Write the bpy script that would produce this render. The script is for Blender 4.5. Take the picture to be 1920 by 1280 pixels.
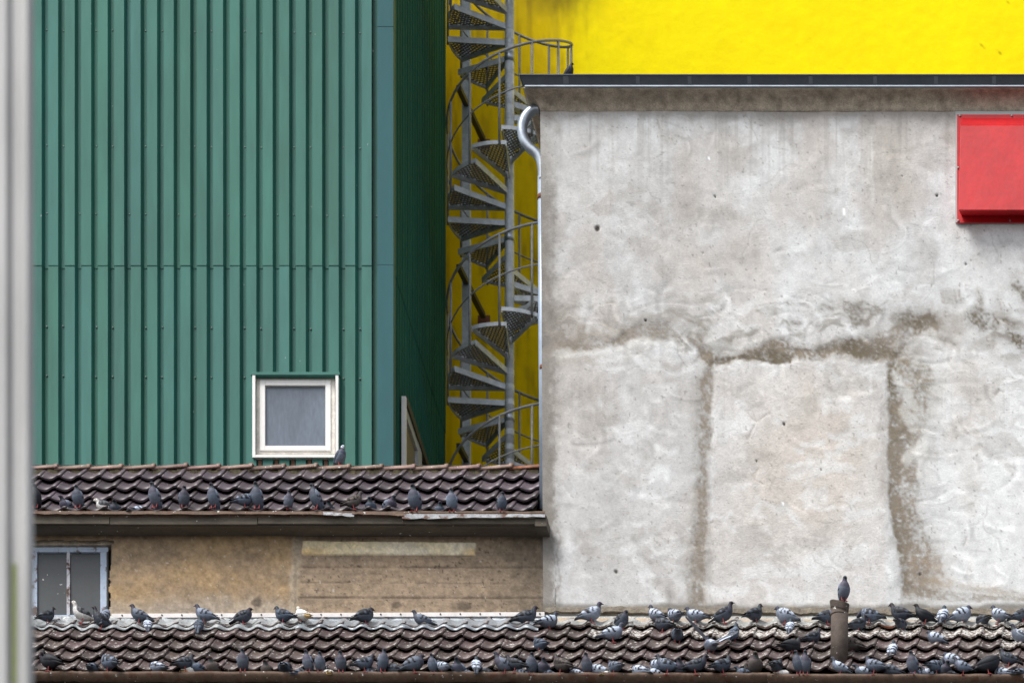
import bpy, math, random
import numpy as np
from mathutils import Vector, Matrix

for o in list(bpy.data.objects):
    bpy.data.objects.remove(o)
SC = bpy.context.scene
COL = SC.collection
R = math.radians
rnd = random.Random(7)

# ------------------------------------------------------------------ camera, sky, sun, exposure
# long lens from the street, rising front (perspective-control shift): verticals and facade lines stay straight
S = 0.0055                       # metres per photo pixel on the plane of the grey wall (y = 0)
D = 80.0                         # camera distance to that plane
CX, CZ = 13.0, -44.0             # camera stands right of and below what it looks at
FRAME_W = 1920 * S
cam_d = bpy.data.cameras.new('camera')
cam = bpy.data.objects.new('camera', cam_d); COL.objects.link(cam)
cam.location = (CX, -D, CZ); cam.rotation_euler = (R(90), 0, 0)
cam_d.sensor_width = 36.0; cam_d.sensor_fit = 'HORIZONTAL'
cam_d.lens = 36.0 * D / FRAME_W
cam_d.shift_x = -CX / FRAME_W; cam_d.shift_y = -CZ / FRAME_W
cam_d.clip_start = 0.5; cam_d.clip_end = 4000
cam_d.dof.use_dof = True; cam_d.dof.focus_distance = D - 0.4
cam_d.dof.aperture_fstop = cam_d.lens / 1000.0 / 0.125
SC.camera = cam

SUN_AZ = Vector((-0.62, -0.78, 0)).normalized(); SUN_EL = R(52)
world = bpy.data.worlds.new('World'); SC.world = world; world.use_nodes = True
wn, wl = world.node_tree.nodes, world.node_tree.links
wn.clear()
sky = wn.new('ShaderNodeTexSky'); sky.sky_type = 'NISHITA'; sky.sun_disc = False
sky.sun_elevation = SUN_EL; sky.sun_rotation = math.atan2(SUN_AZ.x, SUN_AZ.y)
sky.air_density = 1.0; sky.dust_density = 2.5; sky.ozone_density = 1.0
hs = wn.new('ShaderNodeHueSaturation'); hs.inputs['Saturation'].default_value = 0.32   # cloud cover greys the sky
bg = wn.new('ShaderNodeBackground'); bg.inputs['Strength'].default_value = 0.112
wo = wn.new('ShaderNodeOutputWorld')
wl.new(sky.outputs[0], hs.inputs['Color']); wl.new(hs.outputs[0], bg.inputs['Color']); wl.new(bg.outputs[0], wo.inputs[0])

sun_d = bpy.data.lights.new('sun', 'SUN'); sun_d.energy = 1.55; sun_d.angle = R(24); sun_d.color = (1.0, 0.96, 0.90)
sun = bpy.data.objects.new('sun', sun_d); COL.objects.link(sun)
sv = SUN_AZ * math.cos(SUN_EL) + Vector((0, 0, math.sin(SUN_EL)))
sun.rotation_euler = (-sv).to_track_quat('-Z', 'Y').to_euler()

SC.view_settings.view_transform = 'Standard'; SC.view_settings.look = 'None'
SC.view_settings.exposure = 0.85; SC.view_settings.gamma = 1.0; SC.view_settings.use_curve_mapping = False
SC.render.engine = 'CYCLES'
SC.cycles.use_denoising = True; SC.cycles.max_bounces = 8; SC.cycles.sample_clamp_indirect = 6.0

# ------------------------------------------------------------------ helpers
def W(px, py, y=0.0):
    """the point at depth y that the photo shows at pixel px, py"""
    k = (D + y) / D
    return Vector((CX + ((px - 960) * S - CX) * k, y, CZ + ((640 - py) * S - CZ) * k))

def xw(px, y=0.0): return W(px, 640, y).x
def zw(py, y=0.0): return W(960, py, y).z

class MB:
    def __init__(self): self.v, self.f = [], []
    def add(self, vs, fs):
        b = len(self.v); self.v += [tuple(p) for p in vs]; self.f += [tuple(i + b for i in q) for q in fs]; return self
    def box(self, x0, x1, y0, y1, z0, z1):
        return self.add([(x0,y0,z0),(x1,y0,z0),(x1,y1,z0),(x0,y1,z0),(x0,y0,z1),(x1,y0,z1),(x1,y1,z1),(x0,y1,z1)],
                        [(0,3,2,1),(4,5,6,7),(0,1,5,4),(1,2,6,5),(2,3,7,6),(3,0,4,7)])
    def pbox(self, px0, px1, py0, py1, y0, y1):
        a, b = W(px0, py1, y0), W(px1, py0, y0)
        return self.box(a.x, b.x, y0, y1, a.z, b.z)
    def bar(self, p, q, w, h=None, up=Vector((0,0,1))):
        h = h or w; p, q = Vector(p), Vector(q); d = (q - p).normalized()
        s = d.cross(up)
        if s.length < 1e-4: s = d.cross(Vector((0,1,0)))
        s.normalize(); u = s.cross(d)
        vs = [e + s * (w/2*i) + u * (h/2*j) for e in (p, q) for i, j in ((-1,-1),(1,-1),(1,1),(-1,1))]
        return self.add(vs, [(0,1,2,3),(7,6,5,4),(0,4,5,1),(1,5,6,2),(2,6,7,3),(3,7,4,0)])
    def tube(self, pts, r, n=10, caps=True):
        pts = [Vector(p) for p in pts]; b = len(self.v); m = len(pts)
        rr = r if isinstance(r, (list, tuple)) else [r] * m
        prev = None
        for i, p in enumerate(pts):
            t = (pts[min(i+1, m-1)] - pts[max(i-1, 0)]).normalized()
            if prev is None:
                a = t.cross(Vector((0,0,1)))
                if a.length < 1e-3: a = t.cross(Vector((0,1,0)))
            else:
                a = prev - t * prev.dot(t)
            a.normalize(); prev = a; c = t.cross(a)
            for k in range(n):
                an = 2 * math.pi * k / n
                self.v.append(tuple(p + (a * math.cos(an) + c * math.sin(an)) * rr[i]))
        for i in range(m - 1):
            for k in range(n):
                k2 = (k + 1) % n
                self.f.append((b+i*n+k, b+i*n+k2, b+(i+1)*n+k2, b+(i+1)*n+k))
        if caps:
            self.f.append(tuple(b + k for k in range(n))[::-1]); self.f.append(tuple(b + (m-1)*n + k for k in range(n)))
        return self
    def extrude(self, prof, x0, x1, closed=True):
        """prof: (y, z) loop, drawn out along x"""
        n = len(prof)
        vs = [(x, y, z) for x in (x0, x1) for y, z in prof]
        fs = [(i, (i+1) % n, n + (i+1) % n, n + i) for i in range(n if closed else n-1)]
        if closed: fs += [tuple(range(n))[::-1], tuple(range(n, 2*n))]
        return self.add(vs, fs)
    def mesh(self, name, mat, smooth=False):
        me = bpy.data.meshes.new(name); me.from_pydata(self.v, [], self.f); me.update()
        if mat: me.materials.append(mat)
        if smooth: me.polygons.foreach_set('use_smooth', [True] * len(me.polygons))
        return me
    def build(self, name, mat, parent=None, smooth=False, bevel=0.0, recalc=True):
        me = self.mesh(name, mat, smooth)
        o = link(name, me, parent)
        if recalc:
            import bmesh
            bm = bmesh.new(); bm.from_mesh(me); bmesh.ops.recalc_face_normals(bm, faces=bm.faces[:]); bm.to_mesh(me); bm.free()
        if bevel:
            m = o.modifiers.new('bevel', 'BEVEL'); m.width = bevel; m.segments = 2; m.limit_method = 'ANGLE'
        return o

def world_loc(o):
    v = Vector((0,0,0))
    while o: v += o.location; o = o.parent
    return v

def link(name, data, parent=None, loc=None):
    o = bpy.data.objects.new(name, data); COL.objects.link(o)
    if loc is not None: o.location = loc
    if parent is not None:
        o.parent = parent
        if loc is None: o.location = -world_loc(parent)       # meshes are written in world metres
    return o

def empty(name, loc, label, cat, group=None):
    o = bpy.data.objects.new(name, None); COL.objects.link(o); o.location = loc; o.empty_display_size = 0.2
    return tag(o, label, cat, group)

def tag(o, label=None, cat=None, group=None, kind=None):
    if label: o['label'] = label
    if cat: o['category'] = cat
    if group: o['group'] = group
    if kind: o['kind'] = kind
    return o

# ---- materials
def mat(name, base, rough=0.7, metal=0.0, noise=None, bump=None, attr=False, spec=0.5, rand=0.0, droppings=0.0, rust=0.0, hue_rand=0.0, coat=0.0, stretch=None):
    """noise = (scale, amount): colour mottling; bump = (scale, strength, distance); droppings = amount of white specks; rust = amount"""
    m = bpy.data.materials.new(name); m.use_nodes = True
    n, l = m.node_tree.nodes, m.node_tree.links
    b = n['Principled BSDF']; b.inputs['Roughness'].default_value = rough; b.inputs['Metallic'].default_value = metal
    b.inputs['Specular IOR Level'].default_value = spec; b.inputs['Coat Weight'].default_value = coat
    geo = n.new('ShaderNodeNewGeometry'); pos = geo.outputs['Position']
    if stretch:
        mp = n.new('ShaderNodeMapping'); mp.inputs['Scale'].default_value = stretch; l.new(pos, mp.inputs['Vector']); spos = mp.outputs[0]
    else: spos = pos
    if attr:
        a = n.new('ShaderNodeAttribute'); a.attribute_name = 'Col'; col = a.outputs['Color']
    else:
        c = n.new('ShaderNodeRGB'); c.outputs[0].default_value = (*base, 1); col = c.outputs[0]
    def mixc(fac, A, B, mode='MIX'):
        x = n.new('ShaderNodeMix'); x.data_type = 'RGBA'; x.blend_type = mode
        for sock, v in ((x.inputs[0], fac), (x.inputs[6], A), (x.inputs[7], B)):
            if hasattr(v, 'is_output') or isinstance(v, bpy.types.NodeSocket): l.new(v, sock)
            else: sock.default_value = v
        return x.outputs[2]
    def tex(scale, detail=6, vec=None, rough_=0.6):
        t = n.new('ShaderNodeTexNoise'); t.inputs['Scale'].default_value = scale; t.inputs['Detail'].default_value = detail
        t.inputs['Roughness'].default_value = rough_
        l.new(vec or spos, t.inputs['Vector']); return t.outputs['Fac']
    def ramp(f, lo, hi, a=0.0, b_=1.0):
        r = n.new('ShaderNodeMapRange'); r.inputs[1].default_value = lo; r.inputs[2].default_value = hi
        r.inputs[3].default_value = a; r.inputs[4].default_value = b_; l.new(f, r.inputs[0]); return r.outputs[0]
    if rand or hue_rand:
        oi = n.new('ShaderNodeObjectInfo')
        h = n.new('ShaderNodeHueSaturation'); l.new(col, h.inputs['Color'])
        l.new(ramp(oi.outputs['Random'], 0, 1, 1 - rand, 1 + rand), h.inputs['Value'])
        wnse = n.new('ShaderNodeTexWhiteNoise'); wnse.noise_dimensions = '1D'; l.new(oi.outputs['Random'], wnse.inputs['W'])
        l.new(ramp(wnse.outputs['Value'], 0, 1, 0.5 - hue_rand, 0.5 + hue_rand), h.inputs['Hue'])
        col = h.outputs[0]
    if noise:
        g = ramp(tex(noise[0]), 0.3, 0.7, 1 - noise[1], 1 + noise[1])
        col = mixc(1.0, col, g, 'MULTIPLY')
        g2 = ramp(tex(noise[0] * 7), 0.3, 0.7, 1 - noise[1] * 0.7, 1 + noise[1] * 0.7)
        col = mixc(1.0, col, g2, 'MULTIPLY')
    if rust:
        f = ramp(tex(9, 8), 0.62 - 0.2 * rust, 0.70 - 0.2 * rust)
        col = mixc(f, col, (0.10, 0.045, 0.025, 1))
    if droppings:
        f1 = ramp(tex(26, 3, pos, 0.5), 0.735 - 0.10 * droppings, 0.76 - 0.10 * droppings)
        col = mixc(f1, col, (0.66, 0.65, 0.62, 1))
    if droppings > 0.5:
        mq = n.new('ShaderNodeMapping'); mq.inputs['Scale'].default_value = (1.5, 0.4, 0.4); l.new(pos, mq.inputs['Vector'])
        col = mixc(ramp(tex(24, 4, mq.outputs[0], 0.55), 0.72 - 0.06*droppings, 0.75 - 0.06*droppings), col, (0.60, 0.58, 0.54, 1))
    l.new(col, b.inputs['Base Color'])
    if bump:
        bp = n.new('ShaderNodeBump'); bp.inputs['Strength'].default_value = bump[1]; bp.inputs['Distance'].default_value = bump[2]
        l.new(tex(bump[0], 8), bp.inputs['Height']); l.new(bp.outputs[0], b.inputs['Normal'])
    return m

M = {}
M['green'] = mat('green_cladding', (0.036, 0.152, 0.124), 0.45, spec=0.28, noise=(1.3, 0.17), bump=(4, 0.16, 0.02), rand=0.10, hue_rand=0.012, stretch=(1, 1, 0.16), droppings=-0.25)
M['green_shaded'] = mat('shaded_side_cladding', (0.013, 0.085, 0.066), 0.8, spec=0.08, noise=(1.1, 0.12), rand=0.06, stretch=(1, 1, 0.25))  # side sheets: cladding green darkened, shade of the gap painted into the colour
M['trim'] = mat('blue_trim', (0.014, 0.095, 0.108), 0.5, spec=0.25, noise=(2, 0.08), stretch=(1, 1, 0.3))
M['screw'] = mat('screw_metal', (0.25, 0.30, 0.28), 0.4, 0.6)
M['white_frame'] = mat('white_plastic_frame', (0.84, 0.83, 0.81), 0.4, noise=(6, 0.05))
M['dirty_white'] = mat('dirty_white_frame', (0.72, 0.68, 0.62), 0.5, noise=(14, 0.2))
M['pane'] = mat('window_glass', (0.13, 0.160, 0.205), 0.22, noise=(5, 0.18), stretch=(1, 1, 0.3))
M['pane_dark'] = mat('sooty_glass', (0.055, 0.062, 0.066), 0.3, noise=(5, 0.10), droppings=0.15)
M['filler'] = mat('foam_filler', (0.10, 0.055, 0.035), 0.9, noise=(20, 0.2))
M['blind'] = mat('beige_blind', (0.17, 0.15, 0.10), 0.5)
M['plaster'] = mat('old_plaster', (0.5,)*3, 0.95, attr=True, noise=(48, 0.09), bump=(75, 0.55, 0.012), spec=0.2)
M['rough_wall'] = mat('stained_concrete', (0.3,)*3, 0.95, attr=True, noise=(40, 0.12), bump=(60, 0.6, 0.012), spec=0.2)
M['cornice'] = mat('cornice_render', (0.42, 0.36, 0.285), 0.95, noise=(11, 0.36), bump=(50, 0.6, 0.012), spec=0.2)
M['core'] = mat('plain_render', (0.36, 0.34, 0.32), 0.95, noise=(2, 0.1))
M['yellow'] = mat('yellow_paint', (0.85, 0.60, 0.0), 0.75, attr=True, noise=(5, 0.035), bump=(9, 0.25, 0.02), spec=0.08)
M['gutter_dark'] = mat('dark_zinc', (0.085, 0.095, 0.11), 0.38, 0.75, noise=(7, 0.12))
M['zinc'] = mat('bright_zinc', (0.34, 0.38, 0.43), 0.36, 0.8, noise=(9, 0.16))
M['galv'] = mat('galvanised_steel', (0.42, 0.455, 0.49), 0.6, 0.3, noise=(14, 0.20))
M['rail'] = mat('rail_steel', (0.22, 0.235, 0.25), 0.6, 0.3, noise=(14, 0.25))
M['galv_dark'] = mat('dark_steel', (0.045, 0.045, 0.045), 0.6, 0.4, noise=(14, 0.2))
M['grating'] = mat('grating_steel', (0.13, 0.135, 0.14), 0.6, 0.4)
M['rustplate'] = mat('rusty_plate', (0.16, 0.06, 0.03), 0.85, noise=(20, 0.3))
M['red'] = mat('red_sheet_metal', (0.50, 0.011, 0.016), 0.40, noise=(3.0, 0.13), bump=(4, 0.16, 0.02), spec=0.35)
M['sealant'] = mat('grey_sealant', (0.42, 0.44, 0.44), 0.8)
M['tile_up'] = mat('purple_brown_tile', (0.094, 0.073, 0.085), 0.38, noise=(11, 0.22), bump=(45, 0.25, 0.006), rand=0.32, hue_rand=0.03, droppings=0.15)
M['tile_low'] = mat('brown_tile', (0.098, 0.071, 0.066), 0.42, noise=(11, 0.24), bump=(45, 0.3, 0.006), rand=0.32, hue_rand=0.02, droppings=0.95)
M['tile_soiled'] = mat('soiled_tile', (0.120, 0.085, 0.070), 0.5, noise=(11, 0.2), rand=0.2, droppings=2.15)
M['tile_orange'] = mat('orange_tile', (0.22, 0.085, 0.045), 0.6, noise=(12, 0.4), rand=0.15)
M['ridge'] = mat('ridge_tile', (0.26, 0.17, 0.14), 0.6, noise=(12, 0.3), bump=(40, 0.4, 0.006), rand=0.25, hue_rand=0.02, droppings=0.6)
M['mortar'] = mat('mossy_mortar', (0.075, 0.065, 0.035), 0.95, noise=(16, 0.5), bump=(30, 0.8, 0.02))
M['deck'] = mat('roof_underlay', (0.02, 0.018, 0.016), 0.9)
M['fascia'] = mat('weathered_fascia', (0.090, 0.076, 0.058), 0.85, noise=(8, 0.25), bump=(30, 0.4, 0.008), droppings=0.2, stretch=(0.4, 1, 1.5))
M['rust_gutter'] = mat('rusty_gutter', (0.120, 0.075, 0.050), 0.75, noise=(14, 0.3), bump=(40, 0.5, 0.006), rust=0.4, droppings=0.5)
M['lip'] = mat('weathered_zinc', (0.30, 0.31, 0.33), 0.7, 0.1, noise=(16, 0.35), rust=0.5)
M['strip'] = mat('white_cover_strip', (0.74, 0.71, 0.70), 0.45, noise=(8, 0.10))
M['wood_strip'] = mat('cream_wood_strip', (0.62, 0.50, 0.38), 0.7, noise=(9, 0.2), droppings=0.9)
M['apron'] = mat('lead_apron', (0.36, 0.385, 0.40), 0.55, 0.2, noise=(16, 0.30), bump=(20, 0.6, 0.02), droppings=0.8)
M['blue_frame'] = mat('pale_blue_frame', (0.46, 0.55, 0.70), 0.6, noise=(20, 0.10), rust=0.35)
M['pipe_rust'] = mat('rusty_pipe', (0.085, 0.064, 0.052), 0.8, noise=(12, 0.3), bump=(30, 0.5, 0.01), droppings=0.35)
M['ground'] = mat('asphalt', (0.06, 0.06, 0.06), 0.95, noise=(0.5, 0.15))
M['post'] = mat('grey_post', (0.36, 0.36, 0.36), 0.5, 0.1, noise=(0.8, 0.2), stretch=(1, 1, 0.15))
M['algae'] = mat('algae', (0.22, 0.26, 0.10), 0.9)
M['plumage'] = mat('plumage', (0.3,)*3, 0.62, attr=True, noise=(95, 0.22), bump=(160, 0.35, 0.004), spec=0.35)
M['beak'] = mat('beak_horn', (0.045, 0.042, 0.045), 0.5)
M['eye'] = mat('pigeon_eye', (0.25, 0.05, 0.01), 0.2)
M['leg'] = mat('pigeon_leg', (0.36, 0.075, 0.07), 0.7)
M['wire'] = mat('conductor_wire', (0.05, 0.06, 0.06), 0.5, 0.5)

# ---- numpy noise and strokes for the hand-plastered surfaces
def vnoise(x, y, seed):
    ix, iy = np.floor(x), np.floor(y); fx, fy = x - ix, y - iy
    fx = fx*fx*(3-2*fx); fy = fy*fy*(3-2*fy)
    def h(a, b):
        t = np.sin(a*127.1 + b*311.7 + seed*74.7) * 43758.5453
        return t - np.floor(t)
    return (h(ix,iy)*(1-fx) + h(ix+1,iy)*fx)*(1-fy) + (h(ix,iy+1)*(1-fx) + h(ix+1,iy+1)*fx)*fy

def fbm(x, y, octv=4, seed=0):
    s, a, t = 0, 1.0, 0
    for i in range(octv):
        s = s + a * vnoise(x, y, seed + i*13.0); t += a; a *= 0.55; x = x*2.03 + 17.1; y = y*2.03 + 5.3
    return s / t

def sstep(a, b, x):
    t = np.clip((x - a) / (b - a), 0, 1); return t*t*(3-2*t)

def pdist(X, Y, pts):
    d = np.full(X.shape, 1e9)
    for (x0, y0), (x1, y1) in zip(pts[:-1], pts[1:]):
        vx, vy = x1-x0, y1-y0
        t = np.clip(((X-x0)*vx + (Y-y0)*vy) / (vx*vx+vy*vy+1e-9), 0, 1)
        d = np.minimum(d, np.hypot(X-x0-t*vx, Y-y0-t*vy))
    return d

def mixcol(C, c, m): return C + (np.array(c) - C) * np.clip(m, 0, 1)[..., None]

def arcs(X, Y, shade, height, specs, seed, amp=1.0, w0=1.3, w1=6.5):
    """trowel strokes: short curved ridges, light on one flank and dark on the other"""
    g = random.Random(seed)
    for (x0, x1, y0, y1, count, rmin, rmax) in specs:
        for _ in range(count):
            cx, cy, r = g.uniform(x0, x1), g.uniform(y0, y1), g.uniform(rmin, rmax)
            a0, span, w = g.uniform(0, 6.28), g.uniform(0.5, 1.9), g.uniform(w0, w1)
            s = g.choice((1, 1, -1)) * g.uniform(0.25, 0.9) * amp * min(1.0, 3.0/w)
            ex = g.uniform(1.0, 1.9)
            i = np.where((np.abs(X - cx) < r*ex + 12) & (np.abs(Y - cy) < r + 12))
            if len(i[0]) == 0: continue
            dx, dy = (X[i]-cx)/ex, Y[i]-cy
            rr = np.hypot(dx, dy) - r
            an = (np.arctan2(dy, dx) - a0) % 6.2832
            e = sstep(0, 0.25, an) * (1 - sstep(span-0.25, span, an))
            line = np.exp(-(rr/w)**2) * e
            side = np.exp(-((rr - 2.2*w)/(2.0*w))**2) * e
            shade[i] += s*line*0.9 - s*side*0.55
            height[i] += s*line*0.0009

def patch(name, px0, px1, py0, py1, step, fn, material, parent, y=0.0, keep=None, edge=None):
    """a wall surface as a fine relief; fn(X, Y) gives colour and relief height in metres"""
    nx, ny = int((px1-px0)/step)+1, int((py1-py0)/step)+1
    X, Y = np.meshgrid(np.linspace(px0, px1, nx), np.linspace(py0, py1, ny))
    C, H = fn(X, Y)
    k = (D + y) / D
    Xs = X.copy()
    if edge is not None: Xs = edge(X, Y)
    P = np.stack([CX + ((Xs-960)*S - CX)*k, y - H, CZ + ((640-Y)*S - CZ)*k], -1).reshape(-1, 3)
    idx = np.arange(nx*ny).reshape(ny, nx)
    q = np.stack([idx[:-1,:-1], idx[1:,:-1], idx[1:,1:], idx[:-1,1:]], -1).reshape(-1, 4)
    if keep is not None:
        kk = keep(X, Y); kf = (kk[:-1,:-1] & kk[1:,:-1] & kk[1:,1:] & kk[:-1,1:]).reshape(-1); q = q[kf]
    me = bpy.data.meshes.new(name)
    me.vertices.add(len(P)); me.vertices.foreach_set('co', P.reshape(-1))
    me.loops.add(q.size); me.loops.foreach_set('vertex_index', q.reshape(-1).astype(np.int32))
    me.polygons.add(len(q)); me.polygons.foreach_set('loop_start', np.arange(0, q.size, 4, dtype=np.int32))
    me.polygons.foreach_set('loop_total', np.full(len(q), 4, dtype=np.int32))
    me.update(calc_edges=True)
    me.polygons.foreach_set('use_smooth', [True]*len(q))
    a = me.color_attributes.new('Col', 'FLOAT_COLOR', 'POINT')
    a.data.foreach_set('color', np.concatenate([np.clip(C, 0, 1).reshape(-1, 3), np.ones((nx*ny, 1))], 1).reshape(-1))
    me.materials.append(material)
    return link(name, me, parent)

# ------------------------------------------------------------------ ground
GZ = CZ - 1.7
g = MB().add([(-600,-600,GZ),(600,-600,GZ),(600,600,GZ),(-600,600,GZ)], [(0,1,2,3)]).build('ground', M['ground'])
tag(g, 'dark asphalt yard far below the buildings', 'ground', kind='structure')

# ------------------------------------------------------------------ green clad building
GY = 4.0
GXR = xw(738, GY)                              # its right-hand corner
GTOP, GBACK = 9.5, 7.5
gb = empty('green_building', (GXR - 4, GY, GZ), 'tall industrial building clad in green ribbed metal sheets behind the tiled roof', 'building')
per = 30.93 * S * (D + GY) / D
SEAM = zw(498, GY)
def clad_profile(p, dep=0.06):
    u = p / 30.93
    return [(0, 0), (4.0*u, dep), (10.2*u, dep), (12.4*u, 0), (30.93*u, 0)]
def clad_mesh(name, h, material, p=per, dep=0.06):
    m = MB(); pr = clad_profile(p, dep); n = len(pr)
    vs = [(x, y, z) for z in (0, h) for x, y in pr] + [(x, y + 0.004, z) for z in (0, h) for x, y in pr]
    fs = [(i, i+1, n+i+1, n+i) for i in range(n-1)] + [(2*n+i+1, 2*n+i, 3*n+i, 3*n+i+1) for i in range(n-1)]
    fs += [(i, 2*n+i, 2*n+i+1, i+1) for i in range(n-1)] + [(n+i, n+i+1, 3*n+i+1, 3*n+i) for i in range(n-1)]
    m.add(vs, fs); return m.mesh(name, material)
WIN = dict(x0=473, x1=634, y0=702, y1=857)
up_me = clad_mesh('cladding_panel', GTOP - SEAM, M['green'])
lowest = zw(960, GY)
lo_me = clad_mesh('cladding_panel', SEAM + 0.06 - lowest, M['green'])
wa_me = clad_mesh('cladding_panel', SEAM + 0.06 - zw(702, GY), M['green'])
wb_me = clad_mesh('cladding_panel', zw(857, GY) - lowest, M['green'])
GL = Vector(gb.location)
def panel(me, loc, rz=0):
    o = link('cladding_panel', me, gb, Vector(loc) - GL); o.rotation_euler = (0, R(rnd.uniform(-.03, .03)), rz + R(rnd.uniform(-.5, .5))); return o
for n_ in range(-6, 20):
    x = xw(78.3, GY) + per * n_
    jy = rnd.uniform(-0.001, 0.001)
    panel(up_me, (x, GY - 0.007 + jy, SEAM))
    if 13 <= n_ <= 17:
        panel(wa_me, (x, GY + jy, zw(702, GY))); panel(wb_me, (x, GY + jy, lowest))
    else:
        panel(lo_me, (x, GY + jy, lowest))
xe = xw(78.3, GY) + per * 20                    # last recess up to the corner trim
MB().box(xe, xw(709, GY), GY + 0.055, GY + 0.06, lowest, GTOP).build('corner_recess', M['green'], gb)
tz = zw(52, GY)
for z0, z1 in ((lowest, SEAM - 0.002), (SEAM + 0.002, tz - 0.003), (tz + 0.003, GTOP)):
    MB().add([(xw(708, GY), GY - 0.016, z0), (GXR, GY - 0.016, z0), (GXR, GY + 0.12, z0), (GXR - 0.01, GY + 0.12, z0), (GXR - 0.01, GY - 0.004, z0), (xw(708, GY), GY - 0.004, z0)] +
             [(xw(708, GY), GY - 0.016, z1), (GXR, GY - 0.016, z1), (GXR, GY + 0.12, z1), (GXR - 0.01, GY + 0.12, z1), (GXR - 0.01, GY - 0.004, z1), (xw(708, GY), GY - 0.004, z1)],
             [(i, (i+1) % 6, 6 + (i+1) % 6, 6 + i) for i in range(6)] + [(5,4,3,2,1,0), (6,7,8,9,10,11)]).build('corner_trim', M['trim'], gb)
sp = 0.155
s_up = clad_mesh('side_cladding_panel', GTOP - SEAM, M['green_shaded'], sp, 0.03)
s_lo = clad_mesh('side_cladding_panel', SEAM + 0.05 - lowest, M['green_shaded'], sp, 0.03)
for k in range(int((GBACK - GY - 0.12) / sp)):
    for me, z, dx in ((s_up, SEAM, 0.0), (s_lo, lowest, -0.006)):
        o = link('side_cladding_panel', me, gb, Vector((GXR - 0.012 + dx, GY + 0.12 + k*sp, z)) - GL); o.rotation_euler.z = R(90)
sx0 = xw(-60, GY) - 1.2
MB().box(sx0, GXR - 0.05, GY + 0.20, GBACK, GZ, GTOP - 0.01).build('building_core', M['core'], gb)
MB().box(sx0, GXR - 0.045, GY + 0.09, GY + 0.20, GZ, lowest).build('base_wall', M['core'], gb)
# screws along the purlin lines
sm = MB()
for pyr in (52, 268, 395, 607, 700, 866):
    for n_ in range(0, 21):
        if pyr >= 607 and 13 <= n_ <= 17 and pyr != 607 and pyr != 866 and False: continue
        if (n_ + pyr) % 3 == 0: continue
        c = W(78.3 + 30.93*n_ + 7.4 + rnd.uniform(-0.6, 0.6), pyr + rnd.uniform(-1, 1) + 0.008*n_*30, GY)
        if pyr > 702 and WIN['x0'] < 78.3 + 30.93*n_ + 7 < WIN['x1']: continue
        dep = 0.054
        sm.tube([(c.x, GY + dep + 0.01, c.z), (c.x, GY + dep - 0.004, c.z), (c.x, GY + dep - 0.008, c.z)], [0.010, 0.010, 0.004], 6)
tag(sm.build('cladding_screws', M['screw'], gb), kind='stuff')
# window
def ring(mb, px0, px1, py0, py1, wl_, wr_, wt_, wb_, y0, y1):
    mb.pbox(px0, px0+wl_, py0, py1, y0, y1); mb.pbox(px1-wr_, px1, py0, py1, y0, y1)
    mb.pbox(px0+wl_, px1-wr_, py0, py0+wt_, y0, y1); mb.pbox(px0+wl_, px1-wr_, py1-wb_, py1, y0, y1); return mb
w = MB(); yo = GY
w.pbox(473, 478.5, 702, 857, yo - 0.035, yo + 0.10); w.pbox(629, 634.5, 702, 857, yo - 0.035, yo + 0.10); w.pbox(478.5, 629, 852, 857, yo - 0.035, yo + 0.10)
win = w.build('window', M['white_frame'], gb, bevel=0.003)
MB().pbox(470, 637, 697, 702.5, yo - 0.04, yo + 0.10).build('head_flashing', M['green'], win, bevel=0.003)
ring(MB(), 479.5, 628, 703, 851, 9, 9, 11, 9, yo + 0.035, yo + 0.10).build('outer_frame', M['dirty_white'], win, bevel=0.004)
ring(MB(), 487, 620, 712, 844, 10, 10, 10, 9, yo + 0.018, yo + 0.08).build('sash', M['white_frame'], win, bevel=0.004)
MB().pbox(494, 612, 720, 838, yo + 0.05, yo + 0.056).build('pane', M['pane'], win)
MB().pbox(480, 628, 703, 851, yo + 0.105, yo + 0.12).build('backing', M['deck'], win)
for n_ in range(13, 18):
    x = xw(78.3, GY) + per*n_
    z1 = zw(857, GY) - 0.004
    MB().box(x + 0.02, x + 0.060, GY + 0.006, GY + 0.057, z1 - 0.085 - rnd.uniform(0, 0.02), z1).build('profile_filler', M['filler'], gb)
# window in the side face
z1 = W(757, 745, 4.5).z; z0 = lowest + 0.1
sw = MB().box(GXR + 0.002, GXR + 0.05, 4.47, 4.52, z0, z1).build('side_window', M['white_frame'], gb)
MB().box(GXR + 0.004, GXR + 0.06, 4.52, 6.1, z1 - 0.07, z1 + 0.02).build('head', M['galv_dark'], sw)
MB().box(GXR + 0.002, GXR + 0.045, 5.25, 5.5, z0, z1 - 0.07).build('mullion', M['galv'], sw)
MB().box(GXR + 0.003, GXR + 0.040, 4.54, 5.25, z1 - 0.17, z1 - 0.07).build('blind_box', M['galv'], sw)
MB().box(GXR + 0.001, GXR + 0.012, 4.54, 5.25, z0, z1 - 0.17).build('pane', M['blind'], sw)
MB().box(GXR + 0.001, GXR + 0.012, 5.5, 6.1, z0, z1 - 0.07).build('pane', M['pane_dark'], sw)

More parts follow.
